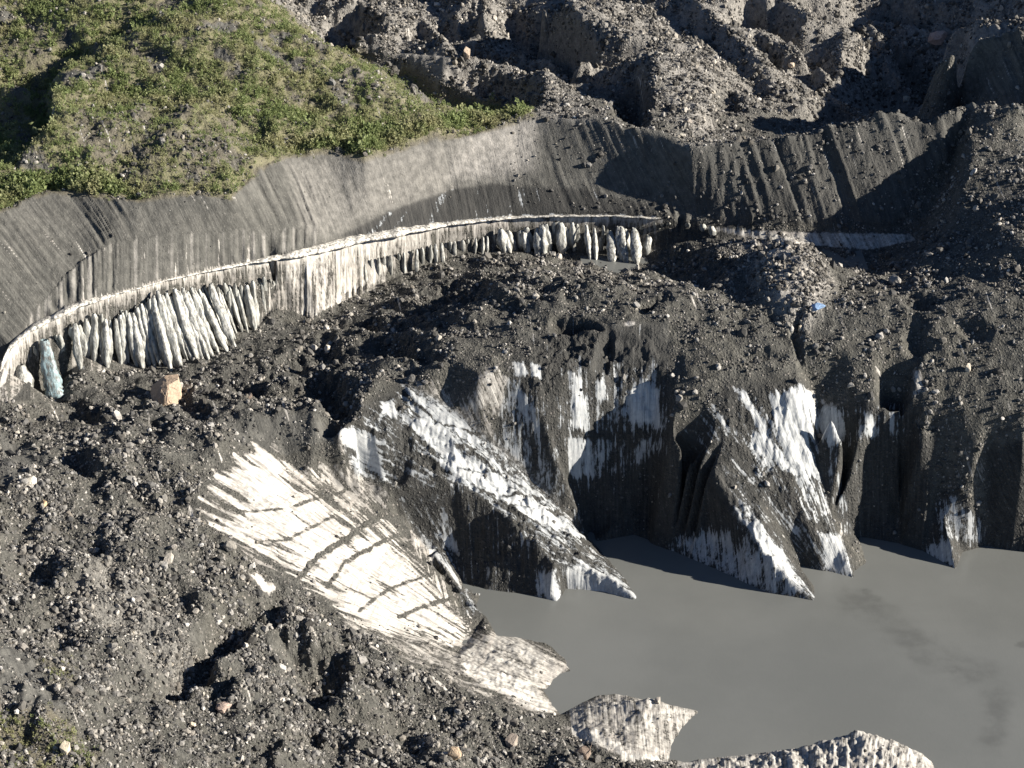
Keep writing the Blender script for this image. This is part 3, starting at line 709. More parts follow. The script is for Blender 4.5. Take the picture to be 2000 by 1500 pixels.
# one set of normals for the whole relief, so that pieces meet without a seam
def piece(name, ids, **props):
    m = np.isin(zq, ids) & vis
    q = quads[m]
    u, inv = np.unique(q, return_inverse=True)
    me = mesh_np(name, co[u], inv.reshape(-1, 4), MT, True, {k: v.ravel()[u] for k, v in AT.items()} | {'flow': flow[u]})
    return link(name, me, **props)
zi = {k: i + 1 for i, k in enumerate(ZN)}
piece('ground', [0], kind='structure')
piece('hill', [zi['hill']], kind='structure')
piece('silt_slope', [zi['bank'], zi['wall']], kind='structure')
THINGS = {
 'slope': ('ice_slope', 'broad bright white ice slope with dark curved bands running down to the grey lake', 'ice slope'),
 'fin_small': ('ice_fin', 'small dark muddy ice fin reaching the lake beside the bright banded white slope', 'ice fin'),
 'fin_long': ('ice_fin', 'long ice fin with white diagonal streaks and a blue white pointed tip in the lake', 'ice fin'),
 'wall_ice': ('ice_wall', 'steep layered dirty ice wall with hanging white patches above the shaded lake edge', 'ice wall'),
 'fin_dark': ('ice_fin', 'dark ice fin with a deeply shaded side and pale blue foot along the lake', 'ice fin'),
 'fin_white': ('ice_fin', 'ice fin with a fan of narrow white streaks above and a blunt white tip', 'ice fin'),
 'wall_shade': ('ice_wall', 'shaded nearly black ice wall with faint horizontal layers in the right bay', 'ice wall'),
 'fin_right': ('ice_fin', 'rightmost short ice fin, white pointed tip standing alone in the dark bay', 'ice fin'),
 'tongue': ('ice_tongue', 'low white and speckled ice tongue lying along the near lake shore', 'ice tongue'),
 'fin_near': ('ice_fin', 'speckled grey and white triangular ice fin jutting into the near lake shore', 'ice fin'),
 'fin_bottom': ('ice_fin', 'low speckled ice hump at the bottom edge, lying in the lake', 'ice fin'),
}
for k, (nm, lab, cat) in THINGS.items():
    piece(nm, [zi[k]], label=lab, category=cat)
cliff = piece('ice_cliff', [zi['cliff']], label='long curved ice cliff with a white rim and fluted ice columns below the silt slope', category='ice cliff')
print('terrain meshes', time.time() - T0)

# water
def water(name, x0, x1, y0, y1, z, n=120):
    gx, gy = np.meshgrid(np.linspace(x0, x1, n), np.linspace(y0, y1, n))
    gz = np.full_like(gx, z); ppx, ppy = proj(gx, gy, gz)
    pl = np.zeros_like(gx)
    for line, w in (([(1655,1170),(1700,1190),(1760,1230),(1820,1280)], 24), ([(1800,1275),(1870,1300),(1930,1325),(1950,1370),(1940,1450)], 26), ([(1690,1155),(1710,1170)], 6), ([(1990,1260),(2010,1265)], 5)):
        d = -sdist(ppx, ppy, line, False, R=60); pl = np.maximum(pl, sstep(w * 1.6, w * .3, d + 10 * perlin(gx / 3, gy / 3, 3)))
    i = np.arange(n * n).reshape(n, n)
    q = np.stack([i[:-1, :-1], i[:-1, 1:], i[1:, 1:], i[1:, :-1]], -1).reshape(-1, 4)
    me = mesh_np(name, np.stack([gx, gy, gz], -1).reshape(-1, 3), q, MW, True, {'plume': pl.ravel()})
    return link(name, me, kind='structure')
water('lake', -40, 320, 230, 425, 0.0, 420)
a = at(1135, 520, 31.4); b = at(1270, 540, 31.4); water('pond', a[0], b[0], b[1] - 2, a[1] + 7, 31.6, 20)
a = at(1550, 485, 38); b = at(1700, 535, 38); water('pond', a[0], b[0], b[1] - 1, a[1] + 6, 38.1, 20)


# ------------------------------------------------------------------ looking points up on the finished relief
def height(x, y):
    x = np.asarray(x, float); y = np.asarray(y, float)
    r = np.clip(np.log(np.maximum(y, 1) / Y0) / lk, 0, NR - 1.001); c = np.clip((x / (.30 * y + 42) + 1) / 2 * (NC - 1), 0, NC - 1.001)
    i, j = r.astype(int), c.astype(int); fr, fc = r - i, c - j
    return (Zd[i, j] * (1 - fr) * (1 - fc) + Zd[i + 1, j] * fr * (1 - fc) + Zd[i, j + 1] * (1 - fr) * fc + Zd[i + 1, j + 1] * fr * fc)
def ground_at(px, py):
    a_, b_ = (px - 1000) / F, (750 - py) / F
    d = np.array([a_, CP + b_ * SP, -SP + b_ * CP])
    t = np.arange(230, 1100, .15)
    x, y, z = d[0] * t, d[1] * t, H + d[2] * t
    k = np.argmax(z < height(x, y))
    return np.array([x[k], y[k], z[k]]), t[k]

# ------------------------------------------------------------------ rock shapes
def rock_material():
    m, nt = newmat('weathered_rock'); g = G(nt)
    out = g.n('ShaderNodeOutputMaterial'); bs = g.n('ShaderNodeBsdfPrincipled'); g.link(bs.outputs[0], out.inputs[0])
    tc = g.n('ShaderNodeTexCoord').outputs['Object']; pos = g.n('ShaderNodeNewGeometry').outputs['Position']
    oi = g.n('ShaderNodeObjectInfo').outputs['Color']
    nz = g.noise(pos, 1.6, 5, .65); nf = g.noise(pos, 6, 3, .6)
    k = g.ramp(g.math('ADD', g.math('MULTIPLY', nz, .6), g.math('MULTIPLY', nf, .4)), .3, .7, .62, 1.18)
    mx = g.n('ShaderNodeMix', data_type='RGBA', blend_type='MULTIPLY'); mx.inputs[0].default_value = 1
    g.link(oi, mx.inputs[6]); cmb = g.n('ShaderNodeCombineColor'); [g.link(k, cmb.inputs[i]) for i in range(3)]; g.link(cmb.outputs[0], mx.inputs[7])
    g.link(mx.outputs[2], bs.inputs['Base Color']); bs.inputs['Roughness'].default_value = .9; bs.inputs['Specular IOR Level'].default_value = .2
    b = g.n('ShaderNodeBump'); b.inputs['Strength'].default_value = .7; b.inputs['Distance'].default_value = .3; g.link(nz, b.inputs['Height']); g.link(b.outputs[0], bs.inputs['Normal'])
    return m
MR = rock_material()
def stone_material():
    m, nt = newmat('loose_stone'); g = G(nt)
    out = g.n('ShaderNodeOutputMaterial'); bs = g.n('ShaderNodeBsdfPrincipled'); g.link(bs.outputs[0], out.inputs[0])
    t, wm = g.attr('tone'), g.attr('warm')
    a_ = g.mix(t, c4(.040, .040, .040), c4(.52, .50, .47)); b_ = g.mix(t, c4(.044, .041, .036), c4(.54, .48, .39))
    g.link(g.mix(wm, a_, b_), bs.inputs['Base Color']); bs.inputs['Roughness'].default_value = .9; bs.inputs['Specular IOR Level'].default_value = .2
    return m
MS = stone_material()
import bmesh
def boulder_mesh(name, seed, n=16, sq=(1, 1, 1), block=False):
    r = random.Random(seed); bm = bmesh.new()
    for _ in range(n):
        v = Vector((r.gauss(0, 1), r.gauss(0, 1), r.gauss(0, 1))).normalized()
        if block:
            q = max(abs(c) for c in v); v = v * (1 / q) * r.uniform(.86, 1)
        else: v *= r.uniform(.82, 1.05)
        bm.verts.new((v.x * sq[0], v.y * sq[1], v.z * sq[2]))
    if block:
        for c in [(x, y, z) for x in (-1, 1) for y in (-1, 1) for z in (-1, 1)]:
            f = r.uniform(.74, .95); bm.verts.new((c[0] * f * sq[0], c[1] * f * sq[1], c[2] * f * sq[2]))
    h = bmesh.ops.convex_hull(bm, input=bm.verts)
    bmesh.ops.delete(bm, geom=[v for v in bm.verts if not v.link_faces], context='VERTS')
    bmesh.ops.bevel(bm, geom=bm.edges[:], offset=.05, segments=1, affect='EDGES')
    bmesh.ops.triangulate(bm, faces=bm.faces[:])
    bmesh.ops.subdivide_edges(bm, edges=[e for e in bm.edges if e.calc_length() > .5], cuts=1)
    for v in bm.verts: v.co += Vector((r.uniform(-1, 1), r.uniform(-1, 1), r.uniform(-1, 1))) * .03
    me = bpy.data.meshes.new(name); bm.to_mesh(me); bm.free(); me.materials.append(MR)
    return me
BM = [boulder_mesh('boulder', 100 + i, 14 + i % 4, (1, .85 + .1 * (i % 3), .75 + .12 * (i % 4))) for i in range(10)]
BMB = [boulder_mesh('boulder', 300 + i, 16, (1, .9, 1), True) for i in range(3)]
bw = bmesh.new()
for c in ((-1,-.55,-1),(-.1,-1,-1),(.55,-.85,-1),(1,-.2,-1),(1,1,-1),(-.9,1,-1),(.0,-.55,.82),(.35,-.62,.93),(.92,-.15,1),(.85,.7,.95),(.1,.75,.9),(-.55,-.1,.25),(-.6,.5,.35),(.96,-.35,.1),(.2,-.9,-.1)): bw.verts.new(c)
bmesh.ops.convex_hull(bw, input=bw.verts[:]); bmesh.ops.bevel(bw, geom=bw.edges[:], offset=.04, segments=1, affect='EDGES'); bmesh.ops.triangulate(bw, faces=bw.faces[:])
bmesh.ops.subdivide_edges(bw, edges=[e for e in bw.edges if e.calc_length() > .35], cuts=2)
_rr = random.Random(3)
for v in bw.verts: v.co += Vector((_rr.uniform(-1, 1), _rr.uniform(-1, 1), _rr.uniform(-1, 1))) * .028
WEDGE = bpy.data.meshes.new('boulder'); bw.to_mesh(WEDGE); bw.free(); WEDGE.materials.append(MR)
def boulder(px, py, wpx, hpx, col, label, mesh=None, rz=None, tilt=.15, cat='boulder', name='boulder', group=None):
    p, dist = ground_at(px, py + hpx * .32)
    sx = wpx / F * dist / 2; sz = hpx / F * dist / 2
    o = bpy.data.objects.new(name, mesh or random.choice(BM)); COL.objects.link(o)
    o.location = (p[0], p[1], p[2] + sz * .45); o.scale = (sx, sx * .95, sz)
    o.rotation_euler = (random.uniform(-tilt, tilt), random.uniform(-tilt, tilt), random.uniform(0, 6.28) if rz is None else rz)
    o.color = (*col, 1); o['label'] = label; o['category'] = cat
    if group: o['group'] = group
    return o
TAN, PALE, GREY, PINK, BROWN = (.50, .33, .20), (.52, .45, .35), (.25, .235, .215), (.40, .27, .22), (.24, .19, .15)
KEY = [
 (320,760,72,54,(.43,.33,.245),'huge orange tan block on the valley floor below the fluted ice columns',WEDGE,.12,.04),
 (889,1467,34,40,(.48,.37,.26),'tan pointed boulder on dark gravel at the bottom edge, left of two others',None,None,.2),
 (1000,1441,32,34,(.30,.255,.215),'grey brown angular boulder on gravel, between the tan and the dark bottom boulders',BM[2],.9,.25),
 (1139,1466,38,34,(.23,.18,.145),'dark brown boulder on gravel just below the speckled triangular ice fin',BM[5],.6,.25),
 (437,1378,38,28,(.40,.31,.26),'pinkish flat boulder beside the long shaded hollow on the lower slope',None,None,.2),
 (330,1087,25,36,(.36,.33,.29),'pale upright boulder leaning under another at the top of a rubble pile',None,None,.2),
 (338,1066,22,22,(.27,.25,.225),'grey boulder resting right above the pale upright boulder',None,None,.2),
 (450,1063,30,32,(.25,.235,.21),'grey rounded boulder at the left edge of the bright banded ice slope',None,None,.2),
 (83,981,20,24,(.56,.40,.24),'small orange boulder alone on the stony slope near the left edge',None,None,.2),
 (129,1455,26,38,(.50,.44,.34),'tall pale tan boulder standing among green plants in the bottom corner',None,None,.2),
 (1832,70,48,38,(.50,.36,.30),'large pinkish boulder on the far ridge in front of deep shadow',None,None,.2),
 (1345,236,20,16,(.30,.27,.24),'grey boulder on the far pale debris slope above the dirt wall',None,None,.2),
 (1700,77,14,14,(.62,.58,.5),'small white boulder at the lip of the far dark hollow',None,None,.2),
 (1770,190,17,18,(.62,.56,.46),'round cream boulder at the end of the line of stones in the far hollow',None,None,.2),
 (1545,124,16,22,(.55,.46,.36),'upright tan boulder at the lower tip of the far pale slope',None,None,.2),
 (487,771,16,22,(.40,.32,.26),'brown boulder east of the huge orange block on the valley debris',None,None,.2),
 (222,1261,26,24,(.27,.255,.23),'round grey boulder half sunk in rubble above the grassy corner',None,None,.2),
 (376,1414,17,17,(.55,.47,.36),'small cream boulder below the pinkish flat boulder',None,None,.2),
 (1046,577,18,20,(.50,.46,.40),'pale boulder on the debris crest right of a shaded hummock',None,None,.2),
 (1748,545,32,26,(.26,.25,.235),'wide grey boulder with a bright edge beside the small right pond',None,None,.2),
 (1562,640,12,24,(.55,.47,.36),'upright cream boulder in the debris gully below the blue ice lump',None,None,.2),
 (1545,642,12,20,(.45,.43,.40),'pale grey boulder next to the upright cream boulder in the gully',None,None,.2),
 (274,378,24,18,(.11,.108,.105),'dark grey boulder perched on the lip of the silt slope below the shrubs',BM[4],.4,.4),
 (912,100,20,34,(.40,.32,.25),'tall tan boulder on the far debris ridge behind the lit silt mound',None,None,.2),
 (1330,262,12,22,(.55,.52,.45),'thin white boulder above the right end of the streaked silt slope',None,None,.2),
 (60,938,34,20,(.58,.54,.46),'flat white boulder at the foot of the shaded bank near the left edge',None,None,.2),
 (690,80,18,20,(.42,.40,.37),'light grey boulder at the edge of the far dark hollow behind the hill',None,None,.2),
 (1890,716,16,24,(.52,.46,.38),'tan upright boulder on the dark right hand debris slope',None,None,.2),
 (1505,1030,10,12,(.5,.48,.45),'small pale boulder stuck on the crest of the dark ice fin',None,None,.2),
 (1245,520,10,20,(.5,.48,.44),'slim pale boulder lying beside the small brown pond',None,None,.2),
 (640,680,18,22,(.50,.46,.40),'cream boulder on the dark debris below the white convex ice wall',None,None,.2),
]
for k in KEY:
    if 'crest of the dark ice fin' in k[5]: continue
    boulder(k[0], k[1], k[2], k[3], k[4], k[5], k[6], k[7], k[8])
p_, d_ = ground_at(1597, 600)
o = boulder(1597, 597, 40, 15, (.24, .36, .55), 'bright blue ice lump lying in the debris gully right of the pale knoll', BM[3], .3, .1, 'ice lump', 'ice_lump')

# loose stones: the largest are objects, the rest one cover of stones
vis_img = (PX2 > -60) & (PX2 < 2060) & (PY2 > -40) & (PY2 < 1540) & (Zd > .8)
dens = vis_img * (.12 + 1.3 * sstep(-.1, .6, fbm(X / 7, Y / 8, 4, 97, .65))) * (1 - .85 * silt) * (1 - .75 * np.clip(veg, 0, 1)) * np.where(mc, .02, 1) * (1 - .92 * np.clip(ice * 1.6, 0, 1)) * (1 + 1.3 * fg + .5 * back + 3.0 * dust * (1 - silt)) * (1 - .85 * icy)
dens = dens * (1 - .55 * sstep(-30, 30, sdist(PX, PY, [(1100,560),(1420,590),(1640,600),(2060,560),(2060,900),(1650,800),(1300,720),(1000,720),(760,720),(900,640)], R=60)))
dens = dens * np.where((W_bank > .5) & (PX < 1000), .06, 1)
dens = dens + vis_img * .05 * (W_wall + W_bank * sstep(950, 1100, PX))
cdf = np.cumsum(dens.ravel()); cdf /= cdf[-1]
NS = 300000
pick = np.searchsorted(cdf, rng.random(NS)); pick = np.minimum(pick, NR * NC - 1)
bx, by, bz = X.ravel()[pick] + rng.normal(0, .12, NS), Y.ravel()[pick] + rng.normal(0, .15, NS), None
bz = height(bx, by)
dep_ = by * CP + (H - bz) * SP
size = np.exp(rng.normal(math.log(.17), .62, NS)) * (.55 + .45 * dep_ / 480)
size = np.minimum(size, 1.35)
tone = np.clip(rng.beta(1.1, 5.0, NS) + .45 * (rng.random(NS) < .075), 0, 1); warm = np.clip(rng.normal(.22, .22, NS) + .2 * dust.ravel()[pick], 0, 1)
order = np.argsort(-size * np.sqrt(.35 + tone) / dep_)
NB = 250
big_ = order[:NB]; rest = order[NB:]
ppx, ppy = proj(bx, by, bz)
AREAS = [
 ('hillside', lambda x, y, k: veg.ravel()[k] + W_hill.ravel()[k] > .6, 'grey stone showing between the green plants of the hill', 'stones on the green hill'),
 ('far', lambda x, y, k: Y.ravel()[k] > 535, 'pale stone on the far debris ridges behind the dirt wall', 'stones on the far debris ridges'),
 ('wall', lambda x, y, k: (W_wall + W_bank).ravel()[k] > .4, 'stone stuck in the furrowed dark dirt slope above the ice rim', 'stones stuck in the dirt slope'),
 ('front', lambda x, y, k: fg.ravel()[k] > .5, 'grey stone in the rubble of the slope nearest the viewer', 'stones on the near rubble slope'),
 ('valley', lambda x, y, k: pv.ravel()[k] > .4, 'stone on the dark hummocks of the valley below the ice cliff', 'stones on the valley hummocks'),
 ('shelf', lambda x, y, k: True, 'stone on the debris shelf between the valley and the lake', 'stones on the debris shelf'),
]
for k in big_:
    ar = next(a_ for a_ in AREAS if a_[1](ppx[k], ppy[k], pick[k]))
    o = bpy.data.objects.new('stone', BM[k % len(BM)]); COL.objects.link(o)
    sz = size[k] * .95; o.location = (bx[k], by[k], bz[k] + .3 * sz); o.scale = (sz * rng.uniform(.8, 1.3), sz * rng.uniform(.8, 1.2), sz * rng.uniform(.7, 1.2))
    o.rotation_euler = (rng.uniform(-.5, .5), rng.uniform(-.5, .5), rng.uniform(0, 6.28))
    t_ = .055 + .42 * tone[k]; w_ = warm[k] * .22; o.color = (t_ * (1 + .1 * w_), t_ * (.97 - .35 * w_), t_ * (.92 - .8 * w_), 1)
    o['label'] = ar[2]; o['category'] = 'stone'; o['group'] = ar[3]
# stones cover
phi = (1 + 5 ** .5) / 2
ico = np.array([(-1, phi, 0), (1, phi, 0), (-1, -phi, 0), (1, -phi, 0), (0, -1, phi), (0, 1, phi), (0, -1, -phi), (0, 1, -phi), (phi, 0, -1), (phi, 0, 1), (-phi, 0, -1), (-phi, 0, 1)]) / 1.9
icf = np.array([(0, 11, 5), (0, 5, 1), (0, 1, 7), (0, 7, 10), (0, 10, 11), (1, 5, 9), (5, 11, 4), (11, 10, 2), (10, 7, 6), (7, 1, 8), (3, 9, 4), (3, 4, 2), (3, 2, 6), (3, 6, 8), (3, 8, 9), (4, 9, 5), (2, 4, 11), (6, 2, 10), (8, 6, 7), (9, 8, 1)])
octv = np.array([(1, 0, 0), (-1, 0, 0), (0, 1, 0), (0, -1, 0), (0, 0, 1), (0, 0, -1)], float)
octf = np.array([(0, 2, 4), (2, 1, 4), (1, 3, 4), (3, 0, 4), (2, 0, 5), (1, 2, 5), (3, 1, 5), (0, 3, 5)])
large = size[rest] > .42
VV, FF, TT, WW, nv = [], [], [], [], 0
for ids, bv, bf in ((rest[large], ico, icf), (rest[~large], octv, octf)):
    n, m = len(ids), len(bv)
    Q_, _r = np.linalg.qr(rng.normal(0, 1, (n, 3, 3)))
    sc = size[ids][:, None] * rng.uniform(.6, 1.3, (n, 3))
    v = bv[None] * rng.uniform(.70, 1.2, (n, m, 1))
    v = np.einsum('nij,nkj->nki', Q_, v * sc[:, None, :]) + np.stack([bx[ids], by[ids], bz[ids] + .28 * size[ids]], -1)[:, None, :]
    VV.append(v.reshape(-1, 3)); FF.append((bf[None] + m * np.arange(n)[:, None, None]).reshape(-1, 3) + nv); nv += n * m
    TT.append(np.repeat(tone[ids], m)); WW.append(np.repeat(warm[ids], m))
me = mesh_np('loose_stones', np.vstack(VV), np.vstack(FF), MS, False, {'tone': np.concatenate(TT), 'warm': np.concatenate(WW)})
link('rubble', me, kind='stuff')
print('stones', time.time() - T0)

# ------------------------------------------------------------------ shrubs
def leaf_material():
    m, nt = newmat('shrub_leaves'); g = G(nt)
    out = g.n('ShaderNodeOutputMaterial'); bs = g.n('ShaderNodeBsdfPrincipled')
    pos = g.n('ShaderNodeNewGeometry').outputs['Position']
    a_ = g.noise(pos, .09, 4, .6); b_ = g.noise(pos, 1.3, 3, .7)
    col = g.mix(g.ramp(b_, .3, .7), c4(.150, .195, .078), c4(.285, .33, .140))
    col = g.mix(g.ramp(a_, .42, .66, 0, .75), col, c4(.36, .335, .20))
    g.link(col, bs.inputs['Base Color']); bs.inputs['Roughness'].default_value = .65; bs.inputs['Specular IOR Level'].default_value = .25
    tr = g.n('ShaderNodeBsdfTranslucent'); g.link(col, tr.inputs[0])
    ms = g.n('ShaderNodeMixShader'); ms.inputs[0].default_value = .45; g.link(bs.outputs[0], ms.inputs[1]); g.link(tr.outputs[0], ms.inputs[2]); g.link(ms.outputs[0], out.inputs[0])
    return m
ML = leaf_material()
def leaves(nl, seed, leaf=.2):
    r = np.random.default_rng(seed)
    stems = r.normal(0, .34, (6, 2))
    c = []
    for i in range(nl):
        k = r.integers(6); h = r.uniform(.12, 1) ** .8; w_ = .34 * (1 - .75 * h)
        c.append((stems[k, 0] * (.5 + .8 * h) + r.normal(0, w_ * .5), stems[k, 1] * (.5 + .8 * h) + r.normal(0, w_ * .5), h * (1.0 - .25 * (k % 3))))
    c = np.array(c)
    a_ = r.normal(0, 1, (nl, 3)); a_ /= np.linalg.norm(a_, axis=1)[:, None]
    b_ = np.cross(a_, r.normal(0, 1, (nl, 3))); b_ /= np.linalg.norm(b_, axis=1)[:, None]
    l = leaf * r.uniform(.6, 1.3, (nl, 1))
    return np.stack([c - a_ * l - b_ * l * .3, c + b_ * l * .7 - a_ * l * .1, c + a_ * l, c - b_ * l * .7 + a_ * l * .1], 1)
SH = []
for i in range(6):
    lv = leaves(150, 40 + i, .13)
    SH.append(mesh_np('shrub', lv.reshape(-1, 3), np.arange(lv.shape[0] * 4).reshape(-1, 4), ML, False))
thick = sstep(-4, 4, sdist(PX2, PY2, [(560,290),(660,255),(760,255),(860,232),(960,212),(1035,212),(1030,222),(900,252),(800,276),(712,304),(640,286),(560,296)], R=20))
thick2 = sstep(-4, 4, sdist(PX2, PY2, [(0,370),(130,335),(260,365),(250,378),(190,378),(100,365),(0,402)], R=20))
def sample(d, n):
    c = np.cumsum(d.ravel()); c /= c[-1]; return np.minimum(np.searchsorted(c, rng.random(n)), NR * NC - 1)
for d, n, lab, grp in ((thick, 130, 'tall bright green shrub in the thicket along the lip of the silt slope', 'shrubs along the lip of the silt slope'),
                       (thick2, 60, 'green shrub in the strip above the left end of the silt slope', 'shrubs above the left end of the silt slope')):
    for k in sample(d * (Y < 600), n):
        o = bpy.data.objects.new('shrub', SH[k % 6]); COL.objects.link(o)
        s_ = rng.uniform(1.7, 3.0); o.location = (X.ravel()[k] + rng.normal(0, .3), Y.ravel()[k] + rng.normal(0, .3), Zd.ravel()[k] - .1); o.scale = (s_ * .8, s_ * .8, s_ * .95)
        o.rotation_euler = (0, 0, rng.uniform(0, 6.28)); o['label'] = lab; o['category'] = 'shrub'; o['group'] = grp
vis_h = (PX2 > -60) & (PX2 < 2060) & (PY2 > -60) & (PY2 < 1560)
dv = vis_h * (np.clip(veg, 0, 1) ** 1.6 * (.25 + .75 * sstep(-.2, .4, fbm(X / 5, Y / 6, 3, 83))) + .10 * W_hill) * (1 + 1.2 * (thick + thick2))
nsh = 21000
k = sample(dv, nsh)
lib = np.stack([leaves(56, 60 + i, .125) for i in range(12)])
s_ = np.exp(rng.normal(-.15, .38, nsh)) * (.6 + .6 * veg.ravel()[k]) * (1 + .5 * np.maximum(thick, thick2).ravel()[k])
th = rng.uniform(0, 6.28, nsh); ct, sn = np.cos(th)[:, None, None], np.sin(th)[:, None, None]
lv = lib[rng.integers(0, 12, nsh)]
xx = (lv[..., 0] * ct - lv[..., 1] * sn) * s_[:, None, None] + (X.ravel()[k] + rng.normal(0, .2, nsh))[:, None, None]
yy = (lv[..., 0] * sn + lv[..., 1] * ct) * s_[:, None, None] + Y.ravel()[k][:, None, None]
zz = lv[..., 2] * s_[:, None, None] * 1.05 + (Zd.ravel()[k] - .08)[:, None, None]
lv = np.stack([xx, yy, zz], -1).reshape(-1, 3)
link('shrubbery', mesh_np('shrubbery', lv, np.arange(len(lv)).reshape(-1, 4), ML, False), kind='stuff')
print('plants', time.time() - T0)

# ------------------------------------------------------------------ ice columns of the curved cliff
def column_material(name, blue):
    m, nt = newmat(name); g = G(nt)
    out = g.n('ShaderNodeOutputMaterial'); bs = g.n('ShaderNodeBsdfPrincipled'); g.link(bs.outputs[0], out.inputs[0])
    pos = g.n('ShaderNodeNewGeometry').outputs['Position']; sp = g.scale(pos, (1, 1, .16))
    s1 = g.noise(sp, 1.5, 4, .65); s2 = g.noise(pos, .55, 4, .6)
    col = g.mix(g.ramp(s1, .36, .60), c4(.13, .128, .118), (c4(.42, .42, .39), c4(.26, .36, .39), c4(.66, .63, .57))[blue])
    col = g.mix(g.ramp(s2, .5, .75, 0, .55), col, (c4(.27, .30, .29), c4(.24, .31, .33), c4(.40, .37, .33))[blue])
    col = g.mix(g.ramp(g.noise(g.scale(pos, (1, 1, .5)), 2.6, 4, .7), .5, .72, 0, .7), col, c4(.12, .118, .108))
    g.link(col, bs.inputs['Base Color']); bs.inputs['Roughness'].default_value = .45
    b = g.n('ShaderNodeBump'); b.inputs['Strength'].default_value = .7; b.inputs['Distance'].default_value = .35; g.link(g.noise(g.scale(pos, (1, 1, .35)), 1.6, 4, .6), b.inputs['Height']); g.link(b.outputs[0], bs.inputs['Normal'])
    return m
MC, MCB, MCR = column_material('fluted_ice', 0), column_material('blue_ice', 1), column_material('rim_ice', 2)
def column(xt, yt, xb, yb, wpx, belly=.55, blue=False, back=False):
    bz_ = np.interp(xb, [q[0] for q in BASE], [q[2] for q in BASE])
    B = np.array(at(xb, yb, bz_ - .4))
    # the top leans on the cliff just under the rim
    i_ = np.argmin(np.abs(proj(*rimD.T)[0] - xt)); ry = rimD[i_, 1] - (1.2 if back else 1.5) - .4 * wpx / F * 480 / 2
    th_ = math.atan2(0, 1); q = at(xt, yt, 0); k_ = ry / q[1]
    zt = H + (0 - H) * k_; Tp = np.array([q[0] * k_, ry, zt])
    Lc = np.linalg.norm(Tp - B); n_, m_ = max(10, int(Lc * 1.6)), 14
    R = wpx / F * (B[1] * CP + (H - B[2]) * SP) / 2
    sd_ = int(xt * 7 + yt) % 91
    t = np.linspace(0, 1, n_ + 1)[:, None]; a_ = np.linspace(0, 2 * math.pi, m_, endpoint=False)[None]
    prof = (.68 + .5 * np.sin(np.clip(t / belly, 0, 1) * math.pi / 2) ** 1.2) * np.clip(1 - ((t - belly) / (1.04 - belly)).clip(0) ** (1.2 + sd_ % 3 * .5), .03, 1) ** .7 * np.sqrt(np.clip(t * 9 + .3, 0, 1))
    lump = 1 + .24 * perlin(t * Lc / 2.2 + sd_, a_ * 0 + .3, 3) + .22 * perlin(a_ * 1.1 + sd_ + t * .4, t * Lc / 4.5, 4) + .12 * np.cos(a_ * 4 + sd_ + 2 * t) + .12 * perlin(t * Lc / .9 + sd_, a_ * 1.6, 6)
    r_ = R * prof * lump
    cx = Tp[0] + (B[0] - Tp[0]) * t ** 1.15 + .25 * R * perlin(t * 3 + sd_, t * 0, 8); cy = Tp[1] + (B[1] - Tp[1]) * t ** .85; cz = Tp[2] + (B[2] - Tp[2]) * t
    co_c = np.stack([cx + np.cos(a_) * r_, cy + np.sin(a_) * r_ * .9, cz + 0 * r_], -1).reshape(-1, 3)
    i = np.arange((n_ + 1) * m_).reshape(n_ + 1, m_); j = np.roll(i, -1, 1)
    qd = np.stack([i[:-1], i[1:], j[1:], j[:-1]], -1).reshape(-1, 4)
    if back: return co_c + np.array([0, .5, 0]), qd
    link('ice_column', mesh_np('ice_column', co_c, qd, MCB if blue else MC, True), cliff)
cols = [(42,712,48,783,28),(66,676,73,750,9),(77,674,74,748,7),(112,648,126,731,19),(146,632,157,722,30),(168,622,171,706,13),(183,612,184,712,15),(198,612,201,706,9),
 (205,622,210,722,15),(214,640,217,712,9),(226,622,236,716,12),(1022,450,1030,495,26),(985,453,996,497,28),(1058,444,1063,501,32),(1094,441,1098,497,36),(1122,440,1126,498,22),(1145,443,1153,511,10),(1161,450,1165,513,9),
 (1178,445,1180,490,7),(1192,456,1197,516,17),(1214,445,1224,517,26),(1238,450,1245,515,17),(1254,446,1249,472,10),(1266,464,1263,497,14),(1279,440,1281,470,7),(1293,442,1292,458,11),(1306,440,1305,456,11),(1343,440,1344,458,11),(1372,442,1374,458,12),(1390,446,1393,462,12)]
for i in range(19):                                                    # the leaning organ pipes
    f = i / 18; xt = 234 + 148 * f; lean_ = np.interp(f, [0, .3, .7, 1], [10, 30, 46, 56])
    yb_ = np.interp(xt + lean_, [240, 300, 345, 380, 440], [716, 722, 726, 708, 690]); yt_ = np.interp(xt, [230, 260, 300, 390], [612, 600, 572, 558])
    cols.append((xt, yt_ + random.uniform(-5, 12), xt + lean_, yb_ + random.uniform(-9, 4), random.uniform(12, 19)))
cols += [(384,566,432,688,22),(396,572,446,690,14),(412,553,461,682,17),(424,560,438,640,11),(438,552,451,640,11),(447,568,455,650,8),(458,553,466,640,12),(470,556,478,640,11),(481,556,497,648,14),(493,548,502,640,11),(515,540,518,618,10),(527,545,530,600,9)]
for i in range(20):                                                    # thin hanging fringe towards the right
    xt = 726 + 240 * i / 19 + random.uniform(-3, 3)
    yt_ = np.interp(xt, [720, 800, 850, 920, 1000], [508, 490, 476, 466, 454]); yb_ = np.interp(xt, [726, 800, 850, 905, 960], [556, 536, 522, 500, 494])
    cols.append((xt, yt_, xt + random.uniform(-2, 3), yb_ + random.uniform(-10, 4), random.uniform(5, 9)))
fing = []
cols = [(a_, b_ - 5, c_, d_ + 2, e_) if a_ > 980 else (a_, b_, c_, d_, e_) for a_, b_, c_, d_, e_ in cols]
